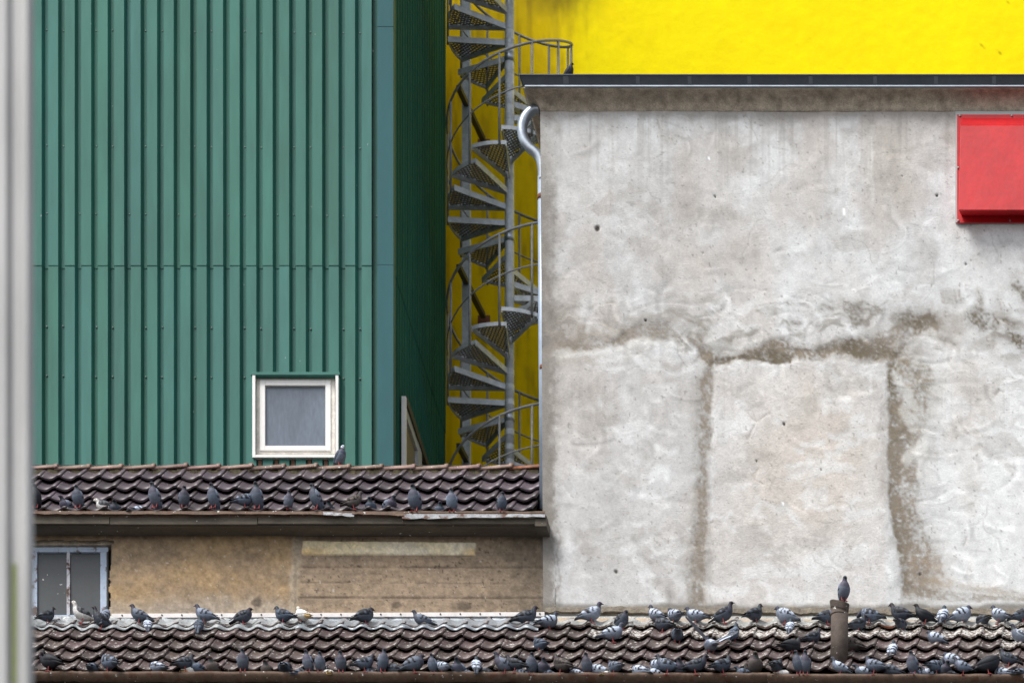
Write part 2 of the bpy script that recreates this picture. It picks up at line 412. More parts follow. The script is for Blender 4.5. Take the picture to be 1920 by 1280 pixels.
# ------------------------------------------------------------------ yellow building
YY = 8.3
yb = empty('yellow_building', (0, YY, GZ), 'large bright yellow painted wall rising behind the stairs and grey house', 'building')
def yellow_fn(X, Y):
    n1 = fbm(X/160, Y/160, 4, 3); n2 = fbm(X/26, Y/60, 4, 8); n3 = fbm(X/9, Y/80, 3, 5)
    C = np.zeros(X.shape + (3,)) + np.array((0.93, 0.77, 0.0))
    C = mixcol(C, (0.92, 0.68, 0.0), sstep(0.45, 0.75, n1)*0.35 + 0.25*sstep(0.5, 0.8, n2))
    # shade of the stair gap painted in as ochre, with soot and run-off
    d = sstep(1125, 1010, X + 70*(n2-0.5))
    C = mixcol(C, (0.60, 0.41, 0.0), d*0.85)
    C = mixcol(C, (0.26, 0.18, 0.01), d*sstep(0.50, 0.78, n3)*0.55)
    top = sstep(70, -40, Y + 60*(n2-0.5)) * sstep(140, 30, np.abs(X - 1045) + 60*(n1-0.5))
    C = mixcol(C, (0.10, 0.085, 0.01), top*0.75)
    sc = sstep(0.79, 0.84, fbm(X/13, Y/13, 3, 21)) * sstep(1000, 1020, X)*0.10
    C = mixcol(C, (0.30, 0.22, 0.02), sc)
    H = 0.010*(n1-0.5) + 0.006*(fbm(X/14, Y/14, 3, 40)-0.5)
    for (x, y, dx, dy) in ((1840, 84, 8, 7), (1870, 92, 5, 8), (1888, 2, 2, 6)):
        C = mixcol(C, (0.05, 0.05, 0.0), sstep(2.0, 0.4, pdist(X, Y, [(x, y), (x+dx, y+dy)]))*0.6)
    return C, H
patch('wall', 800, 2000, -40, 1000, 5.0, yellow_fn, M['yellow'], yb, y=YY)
ymat_plain = mat('yellow_plain', (0.86, 0.62, 0.0), 0.75)
a, b = W(800, 1000, YY), W(2000, -40, YY)
MB().box(a.x - 2, b.x + 6, YY + 0.03, YY + 4, GZ, b.z + 4).build('building_core', ymat_plain, yb)

# ------------------------------------------------------------------ grey plastered building
pb = empty('plaster_building', (4, 0, GZ), 'grey patched plaster building with dark gutter and no windows in view', 'building')
def lean(X, Y):                                # the old corner leans by a few centimetres
    return X + np.where(X < 1040, 1, 0) * (1 - sstep(1013, 1060, X)) * (Y - 207) * 0.006
def plaster_fn(X, Y):
    wx = (fbm(X/60, Y/60, 3, 91)-0.5)*30; wy = (fbm(X/60, Y/60, 3, 92)-0.5)*30
    n1 = fbm((X+wx)/210, (Y+wy)/170, 4, 1); n2 = fbm((X+wx*2)/52, (Y+wy*2)/60, 4, 2); n3 = fbm(X/13, Y/13, 4, 3); n4 = fbm((X+wx)/120, (Y+wy)/260, 4, 4)
    n5 = fbm((X+wx)/34, (Y+wy)/34, 4, 6); n6 = fbm(X/4.6, Y/4.6, 2, 7)
    C = np.zeros(X.shape + (3,)) + np.array((0.47, 0.455, 0.44))
    # cool pale lime skin over a warmer grey body
    pale = sstep(0.36, 0.66, 0.5*n1 + 0.5*n2 + 0.12*sstep(450, 620, Y)*sstep(1240, 1500, X) + 0.10*sstep(1690, 1800, X)*sstep(600, 720, Y))
    C = mixcol(C, (0.64, 0.64, 0.635), pale*0.85)
    C = mixcol(C, (0.66, 0.655, 0.64), sstep(1700, 1790, X + 60*(n2-.5))*sstep(640, 720, Y + 40*(n2-.5))*0.75)
    warm = sstep(0.48, 0.72, n4)
    C = mixcol(C, (0.46, 0.405, 0.36), warm*0.55)
    # upper fields divided by faint vertical laps
    C = mixcol(C, (0.40, 0.355, 0.32), sstep(34, 6, np.abs(X - 1284 + 12*(n2-.5)))*sstep(240, 300, Y)*sstep(470, 400, Y)*0.55)
    C = mixcol(C, (0.42, 0.375, 0.335), sstep(75, 15, np.abs(X - 1345 + 30*(n2-.5)))*sstep(230, 270, Y)*sstep(480, 380, Y)*0.42)
    C = mixcol(C, (0.38, 0.345, 0.30), sstep(60, 8, np.abs(X - 1668 + 26*(n2-.5)))*sstep(215, 245, Y)*sstep(480, 330, Y)*0.55)
    C = mixcol(C, (0.62, 0.60, 0.57), sstep(7, 2, np.abs(X - 1634 + 10*(n2-.5)))*sstep(215, 240, Y)*sstep(400, 350, Y)*0.8)
    C = mixcol(C, (0.40, 0.385, 0.37), sstep(1240, 1060, X)*sstep(560, 300, Y)*0.30*(0.5+n2))
    # the framed field in the middle is warmer and smoother
    fm = sstep(1330, 1345, X)*sstep(1668, 1655, X)*sstep(680, 695, Y)
    C = mixcol(C, (0.57, 0.535, 0.505), fm*0.6)
    C = mixcol(C, (0.56, 0.49, 0.42), fm*sstep(190, 40, np.hypot(X-1520, (Y-870)*0.8) + 60*(n2-.5))*0.55)
    C = mixcol(C, (0.50, 0.475, 0.455), sstep(1310, 1290, X)*sstep(680, 700, Y)*0.35)
    shade = np.zeros(X.shape); H = 0.010*(n1-0.5) + 0.005*(n2-0.5) + 0.0030*(n3-0.5)
    arcs(X, Y, shade, H, [(1030, 1700, 560, 665, 120, 14, 55), (1700, 1930, 540, 700, 40, 14, 50), (1030, 1930, 215, 560, 80, 12, 60),
                          (1700, 1930, 700, 1120, 80, 12, 55), (1030, 1330, 690, 1130, 55, 14, 60), (1340, 1660, 690, 1120, 26, 14, 60), (1690, 1760, 680, 1000, 34, 12, 34)], 5)
    arcs(X, Y, shade, H, [(1120, 1340, 590, 660, 26, 14, 46), (1330, 1560, 565, 655, 46, 14, 44), (1560, 1760, 590, 690, 26, 14, 40), (1690, 1920, 690, 1000, 30, 14, 50)], 23, 0.9, 1.0, 3.0)
    zone = sstep(520, 600, Y)*sstep(700, 640, Y)
    C = mixcol(C, (0.24, 0.22, 0.19), zone*sstep(0.52, 0.70, fbm((X+wx*1.5)/40, (Y+wy*1.5)/18, 4, 17))*0.75*(0.4+n3))
    C = mixcol(C, (0.70, 0.70, 0.69), sstep(500, 600, Y)*sstep(0.52, 0.72, fbm((X-wy*2)/46, (Y+wx*2)/26, 4, 18))*0.55)
    C = mixcol(C, (0.33, 0.30, 0.27), sstep(0.56, 0.72, fbm((X+wy*2)/70, (Y+wx*2)/50, 5, 19))*0.42)
    dirt, dirt2 = (0.215, 0.180, 0.140), (0.135, 0.112, 0.080)
    jig = (n2-0.5)*26 + (n3-0.5)*12
    # the middle field is a raised panel with crisp edges
    ej = 12*(n2-.5) + 9*(n3-.5)
    pin = sstep(1332, 1340, X + ej)*sstep(1668 + 26*sstep(930, 1080, Y), 1660 + 26*sstep(930, 1080, Y), X + ej)*sstep(674, 683, Y - 0.025*np.abs(X-1500) + ej)
    H = H + 0.006*pin
    # wet-stained joint bands
    def band(pts, w, strength, col=dirt, hollow=0.0, soft=0.7):
        nonlocal C, H
        d = pdist(X, Y, pts) + jig*min(1.0, w/14)*1.25
        m = np.maximum(sstep(w*1.1, w*0.55, d)*1.05, sstep(w*2.4, w*0.3, d)*0.55) * strength
        m = 0.88*m*np.clip(0.30 + 0.9*n5 + 1.3*(n3-0.38) + 1.5*(n6-.5), 0.08, 1.35)*(1 - 0.75*pin)
        C = mixcol(C, col, m); H = H - 0.45*hollow*sstep(w*1.5, w*0.3, d)
    band([(1030,652),(1090,655),(1130,645),(1160,640)], 16, 0.65, dirt, 0.010)
    band([(1150,640),(1180,625),(1230,620),(1280,628),(1325,655)], 15, 0.55, dirt, 0.012)
    band([(1030,620),(1100,625),(1180,612),(1260,600),(1310,622)], 26, 0.32, dirt)
    band([(1325,668),(1345,676),(1400,664),(1470,660),(1540,663),(1600,650),(1680,662),(1700,655)], 17, 1.0, dirt, 0.016, 0.5)
    band([(1330,682),(1360,674),(1420,668),(1480,672)], 8, 0.9, dirt2, 0.010)
    band([(1585,652),(1640,664),(1690,664)], 10, 0.85, dirt2, 0.010)
    band([(1535,652),(1575,640),(1620,655)], 9, 0.6, dirt2)
    band([(1650,640),(1690,622),(1740,612)], 20, 0.75, dirt, 0.006)
    band([(1700,600),(1735,608)], 14, 0.8, dirt2)
    band([(1545,575),(1560,580)], 9, 0.6, dirt2); band([(1585,575),(1600,590)], 12, 0.65, dirt2); band([(1615,570),(1640,580)], 15, 0.6, dirt2); band([(1600,606),(1625,604)], 7, 0.6, dirt2); band([(1485,606),(1500,606)], 6, 0.6, dirt2)
    for (x0, y0, x1, y1, w_, s_) in ((1822,590,1842,616,9,.8),(1836,582,1858,604,8,.75),(1848,610,1866,618,9,.8),(1860,592,1872,606,7,.8),(1834,545,1840,572,7,.6),(1880,600,1900,612,9,.75),
                                     (1890,620,1920,645,14,.9),(1905,535,1925,560,15,.75),(1872,560,1880,585,8,.6),(1770,600,1800,610,22,.4),(1840,640,1860,644,10,.5)):
        band([(x0,y0),(x1,y1)], w_, s_, dirt2 if s_ > .7 else dirt)
    for k in range(5): band([(1766+k*8, 545), (1769+k*8, 566)], 2.6, 0.5, dirt)
    band([(1336,690),(1326,715),(1322,800),(1318,950),(1310,1060),(1308,1130)], 11, 0.75, dirt, 0.012)
    band([(1316,700),(1314,900),(1312,1000)], 22, 0.30, dirt)
    band([(1303,1060),(1305,1135)], 26, 0.55, dirt)
    band([(1672,690),(1672,800),(1670,900),(1684,960),(1690,1030),(1700,1100)], 16, 0.9, dirt2, 0.014, 0.45)
    band([(1700,690),(1720,715),(1712,760),(1694,800)], 34, 0.72, (0.21,0.175,0.125), 0.004)
    band([(1695,760),(1715,780),(1700,830)], 22, 0.62, dirt)
    band([(1688,850),(1700,905),(1696,960),(1712,1000),(1722,1060),(1710,1110)], 30, 0.75, dirt, 0.004)
    band([(1715,1055),(1752,1062),(1745,1095)], 22, 0.6, (0.25,0.20,0.15))
    band([(1750,1085),(1800,1098),(1860,1106),(1930,1120)], 10, 0.45, (0.34,0.27,0.19))
    band([(1720,1112),(1800,1118),(1930,1124)], 9, 0.6, dirt)
    # pale feathered lips where the newer coat overlaps
    for pts in ([(1330,640),(1380,655),(1420,640)], [(1690,665),(1720,640),(1745,625)], [(1676,700),(1740,800),(1726,850),(1745,900)], [(1700,860),(1735,830)], [(1040,665),(1150,660),(1200,640),(1280,650)], [(1705,735),(1695,770),(1712,800)]):
        d = pdist(X, Y, pts) + jig*0.7
        C = mixcol(C, (0.70, 0.69, 0.66), sstep(12, 2, d)*0.5*(0.3+n5)); H = H + 0.002*sstep(12, 2, d)
    # edge soot, darker foot, darker strip below the cornice
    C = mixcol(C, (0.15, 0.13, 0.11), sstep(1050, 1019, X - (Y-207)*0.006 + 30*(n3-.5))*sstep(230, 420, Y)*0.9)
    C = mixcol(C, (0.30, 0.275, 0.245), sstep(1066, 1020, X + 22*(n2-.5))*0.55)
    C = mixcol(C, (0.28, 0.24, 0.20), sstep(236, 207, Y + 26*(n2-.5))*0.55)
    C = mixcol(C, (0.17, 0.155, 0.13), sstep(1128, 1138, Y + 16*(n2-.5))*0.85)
    # chalky scratches from the float, cracks, holes, nail heads
    gg = random.Random(12)
    for _ in range(60):
        x, y, an, ln = gg.uniform(1040, 1910), gg.uniform(225, 1110), gg.uniform(-1.2, 1.2), gg.uniform(8, 34)
        i = np.where((np.abs(X-x) < 40) & (np.abs(Y-y) < 40))
        if len(i[0]):
            d = pdist(X[i], Y[i], [(x, y), (x+ln*math.cos(an), y+ln*math.sin(an))])
            shade[i] += gg.choice((0.5, -0.6, -0.4))*sstep(3.2, 0.8, d)
    for pts in ([(1404,822),(1412,806),(1420,792),(1432,786),(1446,776)], [(1420,792),(1410,784)], [(1422,880),(1412,892),(1420,902),(1432,908)], [(1046,985),(1052,1010),(1042,1040),(1048,1080),(1042,1130)], [(1866,742),(1872,735),(1882,738)], [(1806,1020),(1812,1005)], [(1238,245),(1234,225),(1246,218)]):
        d = pdist(X + 14*(n5-.5), Y + 12*(n2-.5), pts) + (n3-.5)*4
        C = mixcol(C, (0.24, 0.20, 0.16), sstep(2.8, 0.6, d)*0.4); H = H - 0.004*sstep(3.0, 1.0, d)
    for (x, y, r) in ((1120,428,7),(1155,1071,6),(1418,864,3.5),(1481,962,3),(1158,437,3),(1341,368,3),(1725,1076,5),(1726,884,3),(1318,474,2.5),(1210,600,2.5),(1470,795,2.5),(1540,880,2),(1692,330,2.5),(1757,366,2.5),(1811,495,2.5)):
        d = np.hypot(X-x, Y-y) + (n3-.5)*6
        C = mixcol(C, (0.07, 0.06, 0.05), sstep(r, r*0.4, d)); H = H - 0.014*sstep(r, r*0.3, d)
    for (x, y, dy) in ((1582, 392, 10), (1329, 296, 3), (1468, 943, 3)):
        C = mixcol(C, (0.85, 0.85, 0.85), sstep(2.6, 1, pdist(X, Y, [(x, y), (x+1, y+dy)])))
    # hairline cracks and rain runs
    gh = random.Random(44)
    for _ in range(16):
        x, y, an = gh.uniform(1050, 1900), gh.uniform(230, 1100), gh.uniform(0, 6.28); pts = [(x, y)]
        for _k in range(gh.randint(4, 11)):
            an += gh.uniform(-.7, .7); x += 9*math.cos(an); y += 9*math.sin(an); pts.append((x, y))
        i = np.where((np.abs(X-pts[0][0]) < 110) & (np.abs(Y-pts[0][1]) < 110))
        if len(i[0]): C[i] = mixcol(C[i], (0.20, 0.18, 0.16), sstep(1.8, 0.4, pdist(X[i], Y[i], pts))*0.28)
    run = sstep(0.58, 0.78, fbm(X/7, Y/260, 3, 66))
    C = mixcol(C, (0.30, 0.275, 0.25), run*sstep(420, 215, Y)*0.40); C = mixcol(C, (0.33, 0.30, 0.27), run*sstep(690, 720, Y)*sstep(900, 700, Y)*0.22)
    spk = sstep(0.80, 0.86, fbm(X/5.2, Y/5.2, 2, 33))
    C = mixcol(C, (0.20, 0.18, 0.16), spk*0.55)
    C = np.array((1.095, 1.12, 1.145)) * C * (1 + 0.27*np.clip(shade, -1.7, 1.5))[..., None] * (0.70 + 0.28*n3 + 0.16*n5 + 0.16*n6)[..., None]
    return C, H
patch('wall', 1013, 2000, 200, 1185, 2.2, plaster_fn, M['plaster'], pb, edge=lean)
xl = xw(1014.5); xr = xw(2200)
topz = zw(150) - 0.1
MB().box(xl + 0.05, xr, 0.03, YY - 0.2, GZ, topz).build('building_core', M['core'], pb)
# left return of the wall, leaning with the corner
zt, zb_ = zw(200), zw(1185)
MB().add([(xl, 0.004, zt), (xw(1013 + 5.9), 0.004, zb_), (xw(1013 + 5.9), YY - 0.2, zb_), (xl, YY - 0.2, zt)], [(0,1,2,3)]).build('side_wall', M['core'], pb)
# hollow-moulded cornice, running round the corner
ztop = zw(164, -0.155) ; zbot = zw(208)
dzc = ztop - zbot
cv = [(0.006, -0.012)] + [(-0.010 - 0.145*(1-math.cos(t*math.pi/2)), dzc*0.92*math.sin(t*math.pi/2)) for t in np.linspace(0, 1, 9)] + [(-0.160, dzc), (0.02, dzc)]
def cornice_ring():
    m = MB(); prof = cv; n = len(prof)
    # stations: right end, corner (mitred), back end
    vs = []
    for y, z in prof: vs.append((xr, y, zbot + z))
    for y, z in prof: vs.append((xl + y, y, zbot + z))
    for y, z in prof: vs.append((xl + y, YY - 0.3, zbot + z))
    fs = [(j*n+i, j*n+(i+1) % n, (j+1)*n+(i+1) % n, (j+1)*n+i) for j in range(2) for i in range(n)]
    return m.add(vs, fs)
o = cornice_ring().build('cornice', M['cornice'], pb, smooth=False)
for p in o.data.polygons: p.use_smooth = True
# box gutter on the cornice
gy0 = -0.165
zg0, zg1 = zw(162, gy0), zw(139.5, gy0 - 0.05)
gxl = xw(985, gy0)
def gutter_prof(scale=1.0):
    return [(gy0, zg0), (gy0 - 0.012, zg0 + 0.012), (gy0 - 0.042, zg1 - 0.012), (gy0 - 0.054, zg1 - 0.008), (gy0 - 0.054, zg1), (gy0 - 0.036, zg1), (gy0 - 0.036, zg1 - 0.012), (gy0, zg0 + 0.016), (gy0 + 0.11, zg0 + 0.016), (gy0 + 0.11, zg0)]
gm = MB(); pr = gutter_prof(); n = len(pr)
vs = [(gxl - (gy0 - y)*1.0, y, z) for y, z in pr] + [(xr, y, z) for y, z in pr]
gm.add(vs, [(i, (i+1) % n, n+(i+1) % n, n+i) for i in range(n)] + [tuple(range(n))[::-1], tuple(range(n, 2*n))])
# left return of the gutter
vs = [(gxl - (gy0 - y), y, z) for y, z in pr[:5]] + [(gxl - (gy0 - y), YY - 0.4, z) for y, z in pr[:5]]
gm.add(vs, [(i, i+1, 5+i+1, 5+i) for i in range(4)])
gut = gm.build('gutter', M['gutter_dark'], pb)
MB().box(gxl - 0.004, xr, gy0 - 0.020, gy0 + 0.01, zg0 - 0.014, zg0 + 0.001).build('drip_edge', M['zinc'], gut, bevel=0.003)
for pxc in (1061, 1196, 1293, 1405, 1520, 1641, 1755, 1864, 1975):
    x = xw(pxc, gy0 - 0.03); b_ = 0.020 if pxc != 1061 else 0.028
    MB().add([(x-b_, gy0 - 0.016, zg0 + 0.014), (x+b_, gy0 - 0.016, zg0 + 0.014), (x+b_, gy0 - 0.046, zg1 - 0.014), (x-b_, gy0 - 0.046, zg1 - 0.014),
              (x-b_, gy0 - 0.008, zg0 + 0.014), (x+b_, gy0 - 0.008, zg0 + 0.014), (x+b_, gy0 - 0.038, zg1 - 0.014), (x-b_, gy0 - 0.038, zg1 - 0.014)],
             [(0,1,2,3),(7,6,5,4),(0,4,5,1),(1,5,6,2),(2,6,7,3),(3,7,4,0)]).build('gutter_strap', mat('strap_zinc', (0.12, 0.135, 0.155), 0.45, 0.6) if pxc == 1061 else bpy.data.materials['strap_zinc'], gut)
MB().box(xl - 0.05, xr, gy0 + 0.11, YY - 0.3, topz + 0.02, topz + 0.04).build('roof', M['deck'], pb)
# downpipe with swan neck, on the left face just behind the corner
py_ = 0.12
def pp(px, py, y=py_): return W(px, py, y)
path = [pp(1012,206), pp(1000,207), pp(989,215), pp(981,229), pp(979,246), pp(983,263), pp(993,277), pp(1005,287), pp(1013,298), pp(1017,315), pp(1018,340)]
# smooth the path
def catmull(P, sub=4):
    out = []
    for i in range(len(P)-1):
        p0, p1, p2, p3 = P[max(i-1,0)], P[i], P[i+1], P[min(i+2, len(P)-1)]
        for k in range(sub):
            t = k/sub
            out.append(0.5*((2*p1)+(p2-p0)*t+(2*p0-5*p1+4*p2-p3)*t*t+(3*p1-p0-3*p2+p3)*t**3))
    return out + [P[-1]]
rp = 0.053
dp = MB().tube(catmull(path), rp, 18).build('downpipe', M['zinc'], pb, smooth=True)
MB().tube([pp(1017.4,332), pp(1018.6,600), pp(1021,956)], rp*0.97, 18).build('straight_pipe', mat('pale_zinc_pipe', (0.38, 0.46, 0.57), 0.4, 0.3, noise=(8, .1)), dp, smooth=True)
for (u, v) in ((1018.6, 371), (1021.4, 692)):
    MB().tube([pp(u, v+4), pp(u, v-4)], rp + 0.008, 16).build('pipe_clip', M['rustplate'], dp, smooth=True)

# ------------------------------------------------------------------ red sheet-metal hood on the plaster
hood = empty('wall_hood', W(1900, 418, 0), 'glossy red sheet metal hood screwed high on the grey plaster wall', 'hood')
hx0, hx1 = xw(1795), xw(1795) + 1.02
MB().box(hx0 - 0.018, hx1 + 0.018, -0.022, 0.0, zw(419), zw(211)).build('backing_plate', M['sealant'], hood)
MB().box(hx0, hx1, -0.032, -0.023, zw(418, -.03), zw(215, -.03)).build('flange', M['red'], hood, bevel=0.002)
zf0, zf1, zf2 = zw(394, -0.215), zw(236, -0.125), zw(222, -0.034)
ix, jx = hx0 + 0.045, hx1 - 0.045
hv = []
for x, dxs in ((ix, 1), (jx, -1)):
    hv += [(x, -0.033, zf2), (x, -0.125, zf1), (x - dxs*0.012, -0.215, zf0), (x, -0.033, zw(405, -.033))]
MB().add(hv, [(0,1,5,4),(1,2,6,5),(2,3,7,6),(0,3,2,1),(4,5,6,7)]).build('cover', M['red'], hood, bevel=0.006)
for (u, v) in ((1800,217.5),(1897,217.5),(1796.8,315),(1796.8,414),(1894,413.5),(1802,398)):
    c = W(u, v, -0.033)
    MB().tube([(c.x, -0.030, c.z), (c.x, -0.040, c.z), (c.x, -0.043, c.z)], [0.011, 0.011, 0.006], 8).build('screw', M['screw'], hood, smooth=True)

# ------------------------------------------------------------------ spiral staircase
SY = 6.25
ax = xw(955.5, SY); RAD = 0.675
STEPS, PITCH = 12, 337.5 * S * (D + SY) / D
rise = PITCH / STEPS
st = empty('spiral_staircase', (ax, SY, GZ), 'galvanised steel spiral staircase with mesh treads against the yellow wall', 'staircase')
STL = Vector(st.location)
ang_step = 2*math.pi/STEPS
# a tread whose near edge points left reads at photo row 425
TH0, Z0 = R(186), zw(413, SY)
n_lo, n_hi = -26, 30
def grating_mesh():
    m = MB(); r0, r1, a0, a1 = 0.10, RAD - 0.01, R(-33), R(-1)
    poly = [Vector((r0*math.cos(a0), r0*math.sin(a0))), Vector((r1*math.cos(a0), r1*math.sin(a0))), Vector((r1*1.02*math.cos((a0+a1)/2), r1*1.02*math.sin((a0+a1)/2))), Vector((r1*math.cos(a1), r1*math.sin(a1))), Vector((r0*math.cos(a1), r0*math.sin(a1)))]
    def clip(p, d):
        t0, t1 = -9, 9
        for i in range(len(poly)):
            a_, b_ = poly[i], poly[(i+1) % len(poly)]
            e = b_ - a_; nrm = Vector((-e.y, e.x))
            den, num = nrm.dot(d), nrm.dot(p - a_)
            if abs(den) < 1e-9:
                if num < 0: return None
                continue
            t = -num/den
            if den > 0: t0 = max(t0, t)
            else: t1 = min(t1, t)
        return (p + d*t0, p + d*t1) if t1 - t0 > 0.01 else None
    for an, gap in ((R(-17+32), 0.036), (R(-17-32), 0.036)):
        d = Vector((math.cos(an), math.sin(an))); nn = Vector((-d.y, d.x))
        for k in range(-30, 31):
            s = clip(nn*(k*gap), d)
            if s: m.bar((s[0].x, s[0].y, -0.012), (s[1].x, s[1].y, -0.012), 0.007, 0.012)
    return m.mesh('grating', M['grating'])
def tread_mesh():
    m = MB(); h = 0.062
    for an in (R(0), R(-34)):
        c, s = math.cos(an), math.sin(an)
        m.bar((0.05*c, 0.05*s, -h/2), (RAD*c, RAD*s, -h/2), 0.012, h)
    for k in range(4):
        a0, a1 = R(-34 + k*8.5), R(-34 + (k+1)*8.5)
        m.bar((RAD*math.cos(a0), RAD*math.sin(a0), -0.022), (RAD*math.cos(a1), RAD*math.sin(a1), -0.022), 0.010, 0.042)
    m.tube([(0,0,-0.06), (0,0,0.0)], 0.0535, 14)
    return m.mesh('tread', M['galv'])
tm, gm_ = tread_mesh(), grating_mesh()
bal_me = MB().tube([(RAD + 0.012, 0, -0.05), (RAD + 0.012, 0, 0.97)], 0.0135, 8).mesh('baluster', M['rail'], True)
for k in range(n_lo, n_hi):
    th, z = TH0 + k*ang_step, Z0 + k*rise
    if z > W(955, -120, SY).z or z < W(955, 1010, SY).z: continue
    t = link('tread', tm, st, Vector((ax, SY, z)) - STL); t.rotation_euler.z = th
    gq = link('grating', gm_, t, Vector((0,0,0)))
    bq = link('baluster', bal_me, st, Vector((ax, SY, z)) - STL); bq.rotation_euler.z = th - R(6)
zlo, zhi = W(955, 1060, SY).z, W(955, -160, SY).z
MB().tube([(ax, SY, zlo), (ax, SY, zhi)], 0.052, 20).build('central_pole', M['galv'], st, smooth=True)
for k in range(-3, 4):
    z = zw(446, SY) + k*PITCH
    MB().tube([(ax, SY, z - 0.05), (ax, SY, z + 0.05)], 0.058, 20).build('pole_sleeve', M['zinc'], st, smooth=True)
def helix(dz, r, k0, k1):
    return [(ax + (RAD+0.012)*math.cos(TH0 - R(6) + q*ang_step), SY + (RAD+0.012)*math.sin(TH0 - R(6) + q*ang_step), Z0 + q*rise + dz) for q in np.arange(k0, k1, 0.25)]
MB().tube(helix(0.96, 0, -24, 28), 0.0145, 8).build('handrail', M['rail'], st, smooth=True)
MB().tube(helix(0.50, 0, -24, 28), 0.0085, 6).build('middle_rail', M['rail'], st, smooth=True)
# support post and wall braces
xp = xw(875, 7.35)
MB().box(xp - 0.045, xp + 0.045, 7.3, 7.39, zlo, zhi).build('support_post', M['galv'], st)
for k in range(-2, 3):
    zc = k * PITCH
    p, q = W(860, 165, 6.9), W(906, 262, 8.2)
    MB().bar((p.x, p.y, p.z + zc), (q.x, q.y, q.z + zc), 0.055, 0.055).build('wall_brace', M['galv_dark'], st)
    MB().box(q.x - 0.07, q.x + 0.07, 8.24, 8.262, q.z + zc - 0.06, q.z + zc + 0.03).build('anchor_plate', M['rustplate'], st)

# ------------------------------------------------------------------ low building with its own tiled roof
lb = empty('low_building', (-3, 0, GZ), 'low brown stained building with tiled roof in front of the green cladding', 'building')
def brown_fn(X, Y):
    n1 = fbm(X/120, Y/60, 4, 51); n2 = fbm(X/30, Y/24, 4, 52); n3 = fbm(X/8, Y/8, 3, 53); n4 = fbm(X/90, Y/14, 4, 54)
    C = np.zeros(X.shape + (3,)) + np.array((0.335, 0.245, 0.16))
    C = mixcol(C, (0.42, 0.29, 0.155), sstep(0.42, 0.68, n1)*0.7)
    C = mixcol(C, (0.24, 0.185, 0.13), sstep(0.5, 0.75, n2)*0.45)
    C = mixcol(C, (0.40, 0.37, 0.33), sstep(1105, 1140, Y + 26*(n2-.5))*sstep(560, 520, X)*0.5)
    H = 0.006*(n1-.5) + 0.004*(n2-.5) + 0.0015*(n3-.5)
    # shuttered concrete on the right, with board marks
    r = sstep(556, 566, X + 14*(n2-.5) - (Y-1060)*0.02)
    C = mixcol(C, (0.34, 0.262, 0.19), r*0.85)
    C = mixcol(C, (0.22, 0.175, 0.13), r*sstep(0.52, 0.72, n4)*0.5)
    for yy in (1062, 1091, 1119):
        d = np.abs(Y - yy - (X-560)*0.004 + 3*(n2-.5)); C = mixcol(C, (0.06, 0.05, 0.04), r*sstep(2.6, 0.8, d)*sstep(0.3, 0.5, n2)*0.45); H = H - 0.003*r*sstep(3, 1, d)
    H = H + 0.004*r*(np.floor((Y-1062)/28.5) % 2) - 0.006*r
    pore = sstep(0.77, 0.83, fbm(X/5, Y/5, 2, 57)); C = mixcol(C, (0.05, 0.04, 0.03), pore*r*0.7)
    wh = sstep(0.86, 0.89, fbm(X/6, Y/6, 2, 58)); C = mixcol(C, (0.6, 0.55, 0.5), wh*0.6)
    # cream lintel patch
    e = 5*(n2-.5)
    lm = sstep(566, 569, X + e)*sstep(894, 890, X + e*2)*sstep(1012.5, 1015, Y - (X-566)*0.010 + e*0.4)*sstep(1041, 1038.5, Y - (X-566)*0.004 + e*0.4)
    C = mixcol(C, (0.82, 0.70, 0.46), lm); C = mixcol(C, (0.78, 0.73, 0.62), lm*sstep(0.45, 0.65, n1)*0.6)
    C = mixcol(C, (0.70, 0.46, 0.18), lm*np.maximum(sstep(640, 570, X), sstep(850, 890, X))*sstep(1022, 1036, Y)*0.7)
    H = H + 0.018*lm
    # lap beside the lintel
    C = mixcol(C, (0.42, 0.37, 0.30), sstep(13, 4, np.abs(X - 556 + 6*(n2-.5) + (Y-1040)*0.06))*0.55); H = H + 0.010*sstep(556, 552, X)
    # darker end by the grey house; eave shade painted into the top
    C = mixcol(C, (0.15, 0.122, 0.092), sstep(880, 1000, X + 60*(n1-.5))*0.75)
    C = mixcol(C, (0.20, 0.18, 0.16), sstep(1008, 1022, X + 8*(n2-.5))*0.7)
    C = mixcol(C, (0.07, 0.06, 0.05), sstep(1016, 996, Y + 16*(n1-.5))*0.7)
    for (x, y, rr) in ((479,1130,9),(482,1124,6),(868,1136,12),(745,1133,8)):
        C = mixcol(C, (0.11, 0.09, 0.07), sstep(rr, rr*.5, np.hypot((X-x)*0.6, Y-y) + 5*(n3-.5))*0.7)
    C = C*(0.62 + 0.70*n3)[..., None]*(0.85 + 0.3*fbm(X/3.4, Y/3.4, 2, 59))[..., None]
    return C, H
def keep_brown(X, Y):
    j = (fbm(X/7, Y/7, 3, 61) - .5)*9
    return ~((X < 205 + j + 6*(Y < 1060)) & (Y > 1014 + j*0.6))
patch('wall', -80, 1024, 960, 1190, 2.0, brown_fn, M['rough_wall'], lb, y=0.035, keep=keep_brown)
x0_, x1_ = xw(-80), xw(1016)
EY = -0.20
MB().box(x0_, x1_, 0.26, 1.7, GZ, zw(985) - 0.02).build('building_core', M['core'], lb)
MB().box(xw(206), x1_, 0.07, 0.26, zw(1190), zw(985) - 0.05).build('inner_wall', M['cornice'], lb)
MB().box(x0_, xw(206), 0.07, 0.26, zw(1014), zw(985) - 0.05).build('lintel', M['cornice'], lb)
MB().box(x0_, x1_, 0.07, 0.26, GZ, zw(1190)).build('lower_wall', M['core'], lb)
